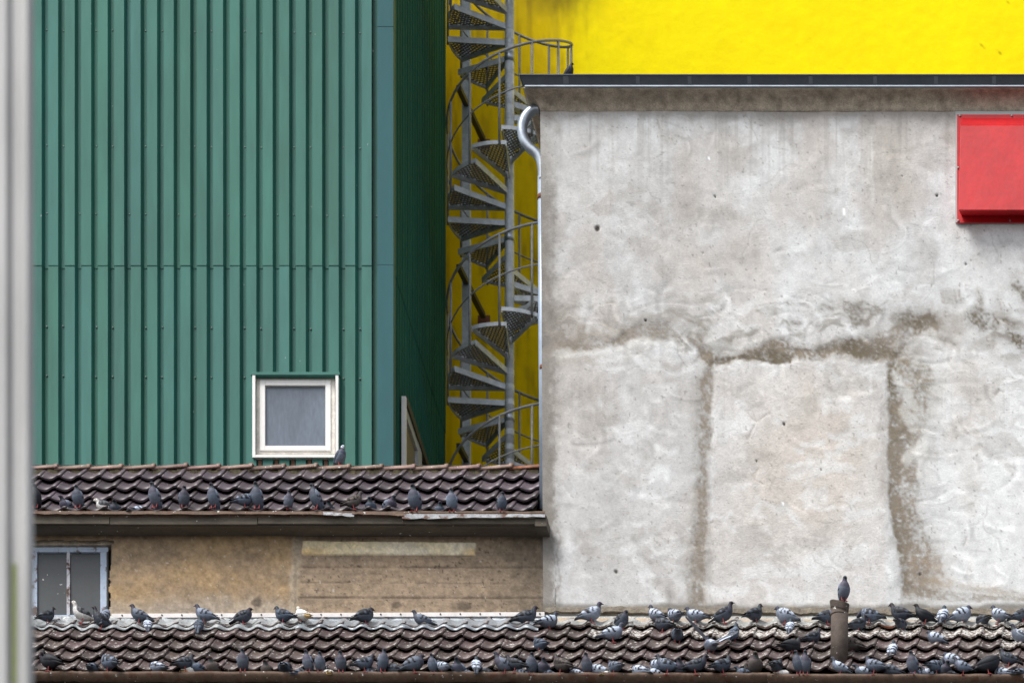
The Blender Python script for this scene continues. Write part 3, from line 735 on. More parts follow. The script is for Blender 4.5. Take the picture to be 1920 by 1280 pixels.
# window with rusty pale blue frame
wy = 0.10
bw = MB(); bw.pbox(-40, 203, 1025, 1034, wy, wy+0.05); bw.pbox(188, 200, 1034, 1160, wy, wy+0.05); bw.pbox(-40, 188, 1152, 1160, wy, wy+0.05)
bwin = bw.build('window', M['blue_frame'], lb, bevel=0.003)
MB().pbox(59, 69.5, 1034, 1152, wy, wy+0.05).build('frame_post', M['blue_frame'], bwin, bevel=0.003)
MB().pbox(125, 131, 1034, 1152, wy+0.005, wy+0.045).build('mullion', mat('flaking_mullion', (0.55, 0.55, 0.60), 0.7, noise=(20, .1), rust=0.45), bwin, bevel=0.002)
MB().pbox(200, 203, 1034, 1160, wy-0.01, wy+0.05).build('frame_edge', M['galv_dark'], bwin)
for a_, b_ in ((69.5, 125), (131, 188), (-40, 59)):
    MB().pbox(a_, b_, 1034, 1152, wy+0.028, wy+0.033).build('pane', M['pane_dark'], bwin)
MB().pbox(-45, 205, 1018, 1165, wy+0.06, wy+0.08).build('backing', M['deck'], bwin)

# tiles
TW = 0.2125
def tile_mesh(name, material, wdt, ln, amp, th=0.022):
    """one interlocking pan tile: x across, y up the slope, z off the roof; crest on its right edge laps the next tile"""
    prof = [(0.0,0.66),(0.09,0.52),(0.20,0.26),(0.32,0.07),(0.43,0.0),(0.54,0.07),(0.65,0.30),(0.75,0.62),(0.84,0.90),(0.93,1.0),(1.02,0.97)]
    m = MB(); n = len(prof)
    vs = []
    for y in (0.0, ln*0.5, ln):
        lift = 0.058*(1 - y/ln)
        for u, h in prof: vs.append((u*wdt, y, h*amp + lift + (-0.003 if y == 0 else 0)))
    for y in (0.0, ln):
        lift = 0.058*(1 - y/ln)
        for u, h in prof: vs.append((u*wdt, y + (0.004 if y == 0 else 0), h*amp + lift - th))
    fs = []
    for j in range(2):
        fs += [(j*n+i, j*n+i+1, (j+1)*n+i+1, (j+1)*n+i) for i in range(n-1)]
    fs += [(i+1, i, 3*n+i, 3*n+i+1) for i in range(n-1)]                       # exposed lower edge
    fs += [(3*n+i+1, 3*n+i, 4*n+i, 4*n+i+1) for i in range(n-1)]               # underside
    fs += [(0, n, 2*n, 4*n, 3*n), (n-1, 4*n-1, 5*n-1, 3*n-1, 2*n-1)]
    m.add(vs, fs); me = m.mesh(name, material)
    for p in me.polygons[:2*(n-1)]: p.use_smooth = True
    return me
SLOPE = R(45)
def roof_tiles(parent, ploc, x_left, x_right, y_eave, z_eave, rows, expo, wdt, phase_px, variants, tilt=0.0, lo_z=0.0, jitter=1.0):
    cnt = 0
    for r_ in range(rows):
        x = x_left
        k = 0
        while x < x_right - 0.02:
            s = r_ * expo
            pos = Vector((x, y_eave + s*math.cos(SLOPE), z_eave + s*math.sin(SLOPE) + lo_z*(x - x_left)))
            me = variants(r_, x, rnd)
            o = link('roof_tile', me, parent, pos - ploc + Vector((rnd.uniform(-.003,.003)*jitter, rnd.uniform(-.004,.004)*jitter, rnd.uniform(-.003,.003)*jitter)))
            jj = 3.2 if rnd.random() < 0.05 else 1.2
            o.rotation_euler = (SLOPE + R(rnd.uniform(-1, 1)*jitter), R(rnd.uniform(-.8, .8)*jj), R(rnd.uniform(-.8, .8)*jj))
            x += wdt; cnt += 1
    return cnt

EXPO, TLEN = 0.333, 0.40
# upper roof
ey, ez = EY + 0.06, zw(958, EY + 0.06) - 0.045
UXR = xw(997, -0.25)
UXL = UXR - 29 * 0.2085
rise_u = 1.36
deck = MB().add([(UXL - .1, ey, ez - 0.03), (UXR, ey, ez - 0.03), (UXR, ey + rise_u*0.7071, ez - 0.03 + rise_u*0.7071), (UXL - .1, ey + rise_u*0.7071, ez - 0.03 + rise_u*0.7071),
                 (UXR, ey + 2*rise_u*0.7071, ez - 0.03), (UXL - .1, ey + 2*rise_u*0.7071, ez - 0.03)], [(0,1,2,3), (3,2,4,5)]).build('roof', M['deck'], lb)
dl = world_loc(lb)
t_up = tile_mesh('roof_tile', M['tile_up'], 0.2085, TLEN, 0.038)
t_or = tile_mesh('roof_tile', M['tile_orange'], 0.2085, TLEN, 0.038)
def var_up(r_, x, g_):
    return t_up
roof_tiles(deck, Vector((0,0,0)), UXL, UXR, ey - 0.03, ez - 0.025, 4, EXPO*0.985, 0.2085, 0, var_up)
# children of deck: deck sits at world origin
ry, rz = ey + rise_u*0.7071, ez + rise_u*0.7071 + 0.01
mm = MB(); xs = np.arange(UXL, UXR, 0.05)
for x in xs:
    j = rnd.uniform(-.012, .012)
    mm.box(x, x + 0.055, ry - 0.088 + j*0.6, ry + 0.05, rz - 0.13 + j, rz - 0.034 + rnd.uniform(-.008, .008))
mm.build('ridge_mortar', M['mortar'], deck)
def ridge_mesh(name, material, ln=0.375, r0=0.078, r1=0.092):
    m = MB(); n = 10; vs = []
    st_ = [(0, r0, 0), (ln*0.9, r1*0.97, 0.0), (ln*0.9, r1*1.05, 0.0), (ln, r1*1.07, 0.0)]
    for x, r_, _ in st_:
        for rr_ in (r_, r_ - 0.014):
            for k in range(n+1):
                a_ = math.pi*(k/n)
                vs.append((x, -rr_*math.cos(a_)*1.15, rr_*math.sin(a_)*0.85))
    w_ = 2*(n+1); fs = []
    for j in range(3):
        for k in range(n):
            fs.append((j*w_+k, j*w_+k+1, (j+1)*w_+k+1, (j+1)*w_+k))
            fs.append((j*w_+n+1+k+1, j*w_+n+1+k, (j+1)*w_+n+1+k, (j+1)*w_+n+1+k+1))
    for j in (0, 3):
        for k in range(n): fs.append((j*w_+k, j*w_+k+1, j*w_+n+1+k+1, j*w_+n+1+k))
    for j in range(3):
        for k in (0, n): fs.append((j*w_+k, (j+1)*w_+k, (j+1)*w_+n+1+k, j*w_+n+1+k))
    m.add(vs, fs); me = m.mesh(name, material)
    for p in me.polygons: p.use_smooth = True
    return me
rg, rgo = ridge_mesh('ridge_tile', M['ridge']), ridge_mesh('ridge_tile', M['tile_orange'])
x = xw(43, ry) - 61*2*S; i = 0
while x < UXR - 0.05:
    q = link('ridge_tile', rgo if x > xw(925, ry) else rg, deck, Vector((x, ry, rz - 0.038 + rnd.uniform(-.004, .004))))
    q.rotation_euler = (R(rnd.uniform(-3, 3)), R(-2.2 + rnd.uniform(-.7, .7)), R(rnd.uniform(-1, 1))); x += 0.3385; i += 1
# eave: soffit slab, fascia boards, metal lip
fy = EY
fm_ = MB().box(x0_, xw(1022, fy), fy + 0.035, 0.30, zw(982.5, fy), zw(982.5, fy) + 0.06).build('soffit', M['fascia'], lb)
cuts = [(-80, 205), (206, 482), (483.2, 757), (758, 1023)]
for i, (a_, b_) in enumerate(cuts):
    m = MB(); dz = (0.0, -0.004, 0.003, -0.002)[i]
    a2, b2 = W(a_, 981, fy), W(b_, 982, fy); t2 = W(b_, 963, fy)
    m.box(a2.x, b2.x, fy + rnd.uniform(0, .008), fy + 0.034, a2.z + dz, t2.z + dz)
    m.build('fascia_board', M['fascia'], lb, bevel=0.003)
# end block of the eave over the plaster
MB().pbox(1003, 1025, 966, 986, fy - 0.012, fy + 0.20).build('fascia_end', M['fascia'], lb, bevel=0.004)
# gutter trough
def trough(x0, x1, yc, zc, r, material, name, parent, th=0.006, wob=0.004, seed=1):
    m = MB(); n = 9; g_ = random.Random(seed); nx = 60; vs = []
    for i in range(nx+1):
        x = x0 + (x1-x0)*i/nx; oz = wob*math.sin(i*0.9+seed)*0.6 + g_.uniform(-wob, wob)*0.5; oy = g_.uniform(-wob, wob)*0.5
        for rr in (r, r - th):
            for k in range(n+1):
                a_ = math.pi*(k/n); vs.append((x, yc + oy - rr*math.cos(a_), zc + oz - rr*math.sin(a_)))
    w_ = 2*(n+1); fs = []
    for i in range(nx):
        for k in range(n):
            fs.append((i*w_+k, i*w_+k+1, (i+1)*w_+k+1, (i+1)*w_+k))
            fs.append((i*w_+n+2+k, i*w_+n+1+k, (i+1)*w_+n+1+k, (i+1)*w_+n+2+k))
        fs.append((i*w_, (i+1)*w_, (i+1)*w_+n+1, i*w_+n+1)); fs.append((i*w_+n, i*w_+2*n+1, (i+1)*w_+2*n+1, (i+1)*w_+n))
    m.add(vs, fs)
    o = m.build(name, material, parent, smooth=True); return o
uz = zw(957.5, fy - 0.02)
ug = MB(); nx = 70
trough(x0_, xw(1022, fy), fy + 0.045, uz, 0.062, M['rust_gutter'], 'gutter', lb, seed=3)
def strip_mesh(px0, px1, pya, pyb, ya, name, material, parent, amp=2.0, seed=2):
    m = MB(); g_ = random.Random(seed); nx = max(8, int((px1-px0)/12)); vs = []
    for i in range(nx+1):
        p_ = px0 + (px1-px0)*i/nx; f = i/nx
        ta, tb = pya[0] + (pya[1]-pya[0])*f + g_.uniform(-1, 1)*amp*0.4, pyb[0] + (pyb[1]-pyb[0])*f + g_.uniform(-1, 1)*amp
        a_, b_ = W(p_, ta, ya), W(p_, tb, ya - 0.012 - g_.uniform(0, .008))
        c_ = W(p_, (ta+tb)/2, ya - 0.006)
        vs += [tuple(a_), tuple(c_), tuple(b_), (b_.x, b_.y + 0.005, b_.z), (c_.x, c_.y + 0.005, c_.z), (a_.x, a_.y + 0.005, a_.z)]
    fs = [(i*6+k, i*6+(k+1) % 6, (i+1)*6+(k+1) % 6, (i+1)*6+k) for i in range(nx) for k in range(6)]
    fs += [tuple(range(6))[::-1], tuple(nx*6+k for k in range(6))]
    return m.add(vs, fs).build(name, material, parent)
strip_mesh(60, 606, (957, 958), (963, 963.5), fy - 0.018, 'metal_lip', M['rust_gutter'], lb, 0.8, 4)
strip_mesh(606, 664, (959, 962), (964, 968), fy - 0.021, 'metal_lip', M['lip'], lb, 0.8, 5)
strip_mesh(660, 757, (959, 961), (963, 966), fy - 0.018, 'metal_lip', M['rust_gutter'], lb, 0.8, 6)
strip_mesh(754, 1022, (963, 963), (972.5, 968), fy - 0.022, 'metal_lip', M['lip'], lb, 1.3, 7)
# lightning conductor along the ridge
lw = empty('lightning_wire', (UXL, ry, rz), 'thin dark conductor wire strung just above the upper ridge tiles', 'wire')
zwire = rz + 0.062
MB().tube([(UXL, ry, zwire), ((UXL+UXR)/2, ry, zwire - 0.010), (UXR + 0.05, ry, zwire - 0.006)], 0.004, 6).build('wire', M['wire'], lw)
for pxh in (205, 398, 582, 770, 955):
    xh = xw(pxh, ry)
    MB().box(xh - 0.008, xh + 0.008, ry - 0.01, ry + 0.01, rz + 0.02, zwire + 0.008).build('wire_holder', M['wire'], lw)

# ------------------------------------------------------------------ lean-to roof in front
lt = empty('lean_to', (0, -1, GZ), 'long brown tiled lean-to roof crowded with pigeons along the bottom', 'roof')
LY0 = -1.07                                     # eave
lz_top = zw(1171, 0.0)
lz0 = lz_top + LY0                              # 45 degrees
LXL, LXR = xw(40, LY0) - 0.05, xw(1960, 0.0) + 0.3
ncol = int((LXR - LXL)/TW) + 1
ph = xw(416, -0.08)
LXL = ph - math.ceil((ph - LXL)/TW)*TW
ldeck = MB().add([(LXL - .2, LY0, lz0 - 0.03), (LXR + .2, LY0, lz0 - 0.03), (LXR + .2, 0, lz_top - 0.03), (LXL - .2, 0, lz_top - 0.03)], [(0,1,2,3)]).build('roof', M['deck'], lt)
t_lo = tile_mesh('roof_tile', M['tile_low'], TW, TLEN, 0.039)
t_so = tile_mesh('roof_tile', M['tile_soiled'], TW, TLEN, 0.039)
t_lo_or = tile_mesh('roof_tile', M['tile_orange'], TW, TLEN, 0.039)
def var_lo(r_, x, g_):
    pxx = 960 + x/S
    if r_ == 4 and 1655 < pxx < 1690: return t_lo_or
    if r_ == 4 and pxx > 1100: return t_so
    if r_ == 3 and pxx > 1080 and g_.random() < (0.5 if pxx < 1250 else 0.85): return t_so
    if r_ == 2 and pxx > 1300 and g_.random() < 0.12: return t_so
    return t_lo
nt = roof_tiles(ldeck, Vector((0,0,0)), LXL, LXR, LY0 - 0.02, lz0 - 0.005, 5, 0.318, TW, 0, var_lo)
# wall below, gutter
MB().box(LXL - .3, LXR + .3, LY0 + 0.06, -0.02, GZ, lz0 - 0.06).build('front_wall', M['core'], lt)
lgy = LY0 - 0.055
lgz = zw(1259.5, lgy - 0.06)
# rafters' end board
MB().box(LXL - .2, LXR + .2, LY0 + 0.005, LY0 + 0.03, lz0 - 0.16, lz0 - 0.02).build('eave_board', M['fascia'], lt)
segs = [(-20, 150), (150, 968), (968, 1440), (1440, 1990)]
for i, (a_, b_) in enumerate(segs):
    o = trough(xw(a_, lgy), xw(b_, lgy) + 0.03, lgy, lgz + (0.010, 0.004, -0.006, -0.020)[i], 0.066 + 0.003*(i % 2), M['rust_gutter'], 'gutter', lt, wob=0.005, seed=10+i)
# zinc apron folded from the wall on to the top row of tiles
def tile_h(x):
    u = ((x - LXL)/TW) % 1.0
    return 0.039*(0.5 + 0.5*math.cos(2*math.pi*(u - 0.93)))
def apron(px0, px1, name, material, crumple, seed):
    m = MB(); nx = int((px1-px0)/4); vs = []; g_ = random.Random(seed)
    X = np.linspace(px0, px1, nx+1); NZ = fbm(X/22, X*0 + seed, 3, seed) - 0.5; NE = fbm(X/15, X*0 + 3.1, 3, seed+3) - 0.5; N3 = fbm(X/9, X*0 + 9, 3, seed+6) - 0.5
    for i, pxx in enumerate(X):
        x = xw(pxx); th_ = tile_h(x)
        ln = (0.30 if px0 < 1000 else 0.225) + 0.09*NE[i] + 0.8*th_
        row = [(x, -0.012, lz_top + 0.085), (x, -0.016 - abs(NZ[i])*crumple*0.1, lz_top + 0.045 + 0.02*N3[i]*crumple)]
        for s_, hh in ((0.025, 0.040 + 0.05*NZ[i]*crumple), (0.07, 0.054 + 0.85*th_ + 0.02*N3[i]*crumple), (ln*0.85, 0.056 + 1.0*th_ + 0.010*N3[i]*crumple), (ln, 0.053 + 1.0*th_), (ln, 0.045 + 1.0*th_)):
            # distance s_ down the slope, hh off the roof
            row.append((x, -s_*0.7071 - hh*0.7071, lz_top - s_*0.7071 + hh*0.7071))
        vs += row
    w_ = 7
    m.add(vs, [(i*w_+k, i*w_+k+1, (i+1)*w_+k+1, (i+1)*w_+k) for i in range(nx) for k in range(w_-1)])
    o = m.build(name, material, parent=lt, smooth=True, recalc=False); return o
apron(-40, 566, 'lead_apron', M['apron'], 1.0, 5)
apron(564, 1016, 'zinc_apron', mat('zinc_apron', (0.34, 0.375, 0.41), 0.45, 0.4, noise=(14, .22), bump=(12, .3, .02), droppings=0.35), 0.25, 9)
apron(1012, 1990, 'stained_apron', mat('stained_apron', (0.36, 0.37, 0.36), 0.6, 0.2, noise=(16, .30), bump=(16, .4, .02), droppings=1.0), 0.3, 14)
# cover strips
m = MB(); a_, b_ = W(209, 1157.5, -0.03), W(1021, 1154.5, -0.03)
hh = 12.5*S
m.add([(a_.x, -0.03, a_.z), (b_.x, -0.03, b_.z), (b_.x, -0.03, b_.z + hh*0.62), (a_.x, -0.03, a_.z + hh*0.62), (a_.x, 0.03, a_.z + hh), (b_.x, 0.03, b_.z + hh), (a_.x, 0.03, a_.z), (b_.x, 0.03, b_.z)],
      [(0,1,2,3), (3,2,5,4), (0,6,7,1), (0,3,4,6), (1,7,5,2)])
cs = m.build('cover_strip', M['strip'], lt, bevel=0.003)
for k in range(22):
    u = 229 + k*37.3
    if u > 1015: break
    c = W(u, 1152.8 - (u-209)*0.0037, -0.032)
    MB().tube([(c.x, -0.028, c.z), (c.x, -0.036, c.z)], 0.0085, 8).build('strip_screw', M['galv_dark'], cs)
for a_, b_ in ((1014, 1262), (1263.5, 1556), (1557.5, 1810), (1811.5, 1990)):
    m = MB(); yy0, yy1 = 1156.5 + (a_-1014)*0.0058, 1156.5 + (b_-1014)*0.0058
    p, q = W(a_, yy0 + 10, -0.045), W(b_, yy1 + 10, -0.045)
    m.add([(p.x, -0.045, p.z), (q.x, -0.045, q.z), (q.x, -0.045, q.z + 0.054), (p.x, -0.045, p.z + 0.054), (p.x, -0.004, p.z), (q.x, -0.004, q.z), (q.x, -0.004, q.z + 0.06), (p.x, -0.004, p.z + 0.06)],
          [(0,1,2,3), (7,6,5,4), (0,4,5,1), (3,2,6,7), (1,5,6,2), (0,3,7,4)]).build('wood_strip', M['wood_strip'], lt, bevel=0.003)
# rough mortar ledge along the foot of the grey wall
m = MB(); nx = 240; vs = []; X = np.linspace(1022, 1990, nx+1); N1 = fbm(X/30, X*0, 4, 71)-.5; N2 = fbm(X/12, X*0, 3, 72)-.5
for i, pxx in enumerate(X):
    zt_ = zw(1137.5 + 9*N1[i] + (pxx-1022)*0.004, -0.01); zb2 = zw(1146 + 6*N2[i] + (pxx-1022)*0.0058, -0.03)
    x = xw(pxx)
    vs += [(x, 0.012, zt_ + 0.01), (x, -0.022 + 0.014*N2[i], zt_ - 0.01), (x, -0.030 + 0.016*N1[i], zb2), (x, 0.0, zb2 - 0.004), (x, -0.004, lz_top + 0.03)]
m.add(vs, [(i*5+k, i*5+k+1, (i+1)*5+k+1, (i+1)*5+k) for i in range(nx) for k in range(4)]).build('mortar_ledge', mat('mortar_ledge', (0.22, 0.19, 0.15), 0.95, noise=(14, .35), bump=(35, .8, .015)), lt, recalc=False)

# ------------------------------------------------------------------ vent pipe
vy = -0.90
vz1 = zw(1134, vy); vz0 = lz_top + vy - 0.05
vx = xw(1573.5, vy)
vp = empty('vent_pipe', (vx, vy, vz0), 'rusty brown vent pipe standing up through the tiled lean-to roof', 'vent pipe')
MB().tube([(vx, vy, vz0), (vx + 0.004, vy, vz1 - 0.03)], 0.088, 24).build('pipe', M['pipe_rust'], vp, smooth=True)
m = MB(); n = 24; vs = []
for j, (dz, rr) in enumerate(((-0.055, 0.0925), (-0.03, 0.094), (0.0, 0.100), (0.010, 0.101), (0.010, 0.094), (-0.10, 0.086))):
    for k in range(n):
        a_ = 2*math.pi*k/n; vs.append((vx + 0.004 + rr*math.cos(a_), vy + rr*math.sin(a_), vz1 + dz + 0.010*math.sin(a_*2+1) - 0.012*math.cos(a_)))
m.add(vs, [(j*n+k, j*n+(k+1) % n, (j+1)*n+(k+1) % n, (j+1)*n+k) for j in range(5) for k in range(n)]).build('rim', M['pipe_rust'], vp, smooth=True)
MB().tube([(vx, vy, vz1 - 0.115), (vx, vy, vz1 - 0.10)], 0.0905, 24).build('pipe_joint', M['pipe_rust'], vp, smooth=True)

# ------------------------------------------------------------------ blurred post close to the camera, left edge
fyp = -32.0
def post_x(px): return xw(px, fyp)
pt = empty('steel_post', (post_x(30), fyp, GZ), 'out of focus pale grey metal post at the left edge', 'post')
prof = []
xs_ = [(p_ + 3, d_) for p_, d_ in [(-34, .05), (-12, .0), (8, .0), (13, .02), (16, .045), (27, .045), (30, .03), (38, .03)] + [(46.5 - 8.5*math.cos(t_), .03 - .04*math.sin(t_)) for t_ in np.linspace(0.15, math.pi - 0.1, 9)] + [(55, .08), (-34, .08)]]
ztp = zw(-120, fyp); m = MB()
loop = [(post_x(p), fyp + d) for p, d in xs_]
nL = len(loop)
m.add([(x, y, z) for z in (GZ, ztp) for x, y in loop], [(i, (i+1) % nL, nL + (i+1) % nL, nL + i) for i in range(nL)] + [tuple(range(nL))[::-1], tuple(range(nL, 2*nL))])
m.build('shaft', M['post'], pt)
MB().box(post_x(20), post_x(28), fyp + 0.039, fyp + 0.047, GZ, zw(1050, fyp)).build('algae_streak', M['algae'], pt)

# ------------------------------------------------------------------ pigeons
PAL = dict(
 bar   =dict(head=(.085,.105,.135), neck=(.075,.085,.115), breast=(.17,.155,.19), belly=(.26,.29,.33), wing=(.40,.43,.48), bars=2, tip=(.10,.105,.12), tail=(.20,.22,.25), d='pale grey barred'),
 pale  =dict(head=(.12,.15,.19), neck=(.10,.12,.15), breast=(.26,.27,.31), belly=(.40,.42,.45), wing=(.60,.62,.65), bars=2, tip=(.12,.12,.13), tail=(.26,.28,.31), d='whitish grey barred'),
 check =dict(head=(.065,.08,.11), neck=(.055,.075,.085), breast=(.12,.12,.15), belly=(.21,.24,.28), wing=(.36,.39,.44), check=.55, bars=2, tip=(.055,.055,.06), tail=(.12,.13,.15), d='grey checkered'),
 dcheck=dict(head=(.040,.045,.058), neck=(.040,.05,.055), breast=(.065,.065,.08), belly=(.12,.13,.15), wing=(.17,.18,.20), check=.72, bars=1, tip=(.030,.030,.033), tail=(.06,.062,.07), d='dark checkered'),
 dark  =dict(head=(.035,.038,.046), neck=(.035,.04,.045), breast=(.045,.045,.055), belly=(.055,.058,.066), wing=(.045,.046,.052), tip=(.025,.025,.028), tail=(.032,.033,.037), d='sooty black'),
 blue  =dict(head=(.085,.12,.17), neck=(.06,.10,.11), breast=(.16,.18,.22), belly=(.22,.27,.33), wing=(.24,.29,.36), check=.35, bars=2, tip=(.09,.10,.115), tail=(.20,.24,.29), d='blue grey'),
 purp  =dict(head=(.095,.11,.14), neck=(.075,.055,.085), breast=(.12,.085,.115), belly=(.25,.26,.285), wing=(.32,.34,.38), bars=2, tip=(.08,.08,.09), tail=(.15,.16,.18), d='purple breasted grey'),
 white =dict(head=(.74,.70,.62), neck=(.72,.69,.64), breast=(.74,.72,.68), belly=(.74,.73,.70), wing=(.84,.83,.80), check=.06, tip=(.55,.50,.40), tail=(.66,.46,.20), d='white'),
 pied  =dict(head=(.72,.70,.66), neck=(.55,.54,.53), breast=(.60,.60,.60), belly=(.68,.67,.65), wing=(.10,.105,.12), check=.4, tip=(.62,.62,.60), tail=(.55,.53,.50), d='black-white pied'),
 whead =dict(head=(.74,.73,.72), neck=(.09,.085,.11), breast=(.10,.10,.13), belly=(.26,.29,.33), wing=(.12,.13,.155), tip=(.04,.04,.045), tail=(.06,.06,.07), d='white headed dark'),
 wcheck=dict(head=(.11,.14,.19), neck=(.06,.075,.09), breast=(.30,.31,.35), belly=(.50,.52,.55), wing=(.62,.63,.66), check=.45, bars=1, tip=(.30,.30,.32), tail=(.35,.37,.40), d='white speckled'),
 brown =dict(head=(.115,.095,.09), neck=(.11,.085,.08), breast=(.14,.11,.10), belly=(.18,.16,.15), wing=(.22,.175,.155), check=.6, tip=(.055,.045,.042), tail=(.085,.07,.066), d='brown checkered'),
)
# spine stations from tail to beak: x, y, z, half width, half height
SPINE = dict(
 S=[(-.172,0,.070,.024,.004),(-.115,0,.090,.027,.010),(-.065,0,.108,.040,.032),(-.012,0,.118,.056,.052),(.042,0,.134,.057,.056),(.076,0,.160,.045,.046),(.092,0,.190,.029,.031),(.099,0,.210,.022,.024),(.110,0,.227,.021,.022),(.128,0,.229,.013,.014),(.137,0,.227,.006,.006)],
 U=[(-.105,0,-.005,.024,.005),(-.078,0,.040,.027,.011),(-.052,0,.078,.040,.032),(-.018,0,.110,.055,.050),(.016,0,.152,.058,.053),(.032,0,.188,.048,.044),(.035,0,.216,.030,.031),(.037,0,.235,.0225,.024),(.046,0,.252,.0215,.022),(.064,0,.253,.013,.014),(.072,0,.250,.006,.006)],
 H=[(-.165,0,.058,.024,.004),(-.112,0,.078,.028,.011),(-.065,0,.098,.043,.035),(-.012,0,.112,.061,.058),(.040,0,.126,.063,.062),(.072,0,.150,.053,.053),(.085,0,.172,.038,.040),(.093,0,.186,.027,.029),(.104,0,.197,.0225,.023),(.122,0,.196,.014,.014),(.131,0,.192,.006,.006)],
 D=[(-.175,0,.088,.024,.004),(-.118,0,.100,.027,.010),(-.066,0,.110,.040,.033),(-.012,0,.114,.056,.053),(.042,0,.122,.057,.055),(.078,0,.136,.045,.044),(.102,0,.142,.030,.031),(.120,0,.136,.0235,.024),(.136,0,.118,.0215,.022),(.147,0,.104,.013,.014),(.152,0,.095,.006,.006)],
 P=[(-.165,0,.062,.024,.004),(-.112,0,.082,.028,.011),(-.065,0,.100,.042,.035),(-.012,0,.114,.060,.057),(.040,0,.130,.062,.060),(.070,.008,.156,.050,.050),(.076,.024,.182,.034,.035),(.062,.044,.194,.025,.026),(.046,.056,.186,.0215,.022),(.036,.060,.172,.013,.014),(.031,.061,.164,.006,.006)],
)
SPINE['N'] = [(x, y, 0.045 + (z - 0.05)*0.72, a_, b_*0.86) for x, y, z, a_, b_ in SPINE['H']]
SPINE['N'] = SPINE['N'][:6] + [(x + .004*i_, y, z + (.004, .010, .014, .014, .013)[i_], a_*.92, b_*.95) for i_, (x, y, z, a_, b_) in enumerate(SPINE['N'][6:])]
for k_ in 'SUHDP': SPINE[k_] = [(x, y, z - 0.022, a_, b_) for x, y, z, a_, b_ in SPINE[k_]]
def spine_curve(pts, sub=3):
    P = [np.array(p) for p in pts]; out = []
    for i in range(len(P)-1):
        p0, p1, p2, p3 = P[max(i-1,0)], P[i], P[i+1], P[min(i+2, len(P)-1)]
        for k in range(sub):
            t = k/sub
            out.append(0.5*((2*p1)+(p2-p0)*t+(2*p0-5*p1+4*p2-p3)*t*t+(3*p1-p0-3*p2+p3)*t**3))
    return out + [P[-1]]
def frame_at(C, i):
    a_, b_ = C[max(i-1, 0)], C[min(i+1, len(C)-1)]
    t = Vector((b_ - a_)[:3]).normalized()
    s = Vector((0,0,1)).cross(t)
    if s.length < 1e-3: s = Vector((0,1,0))
    s.normalize(); u = t.cross(s)
    return Vector(C[i][:3]), t, s, u
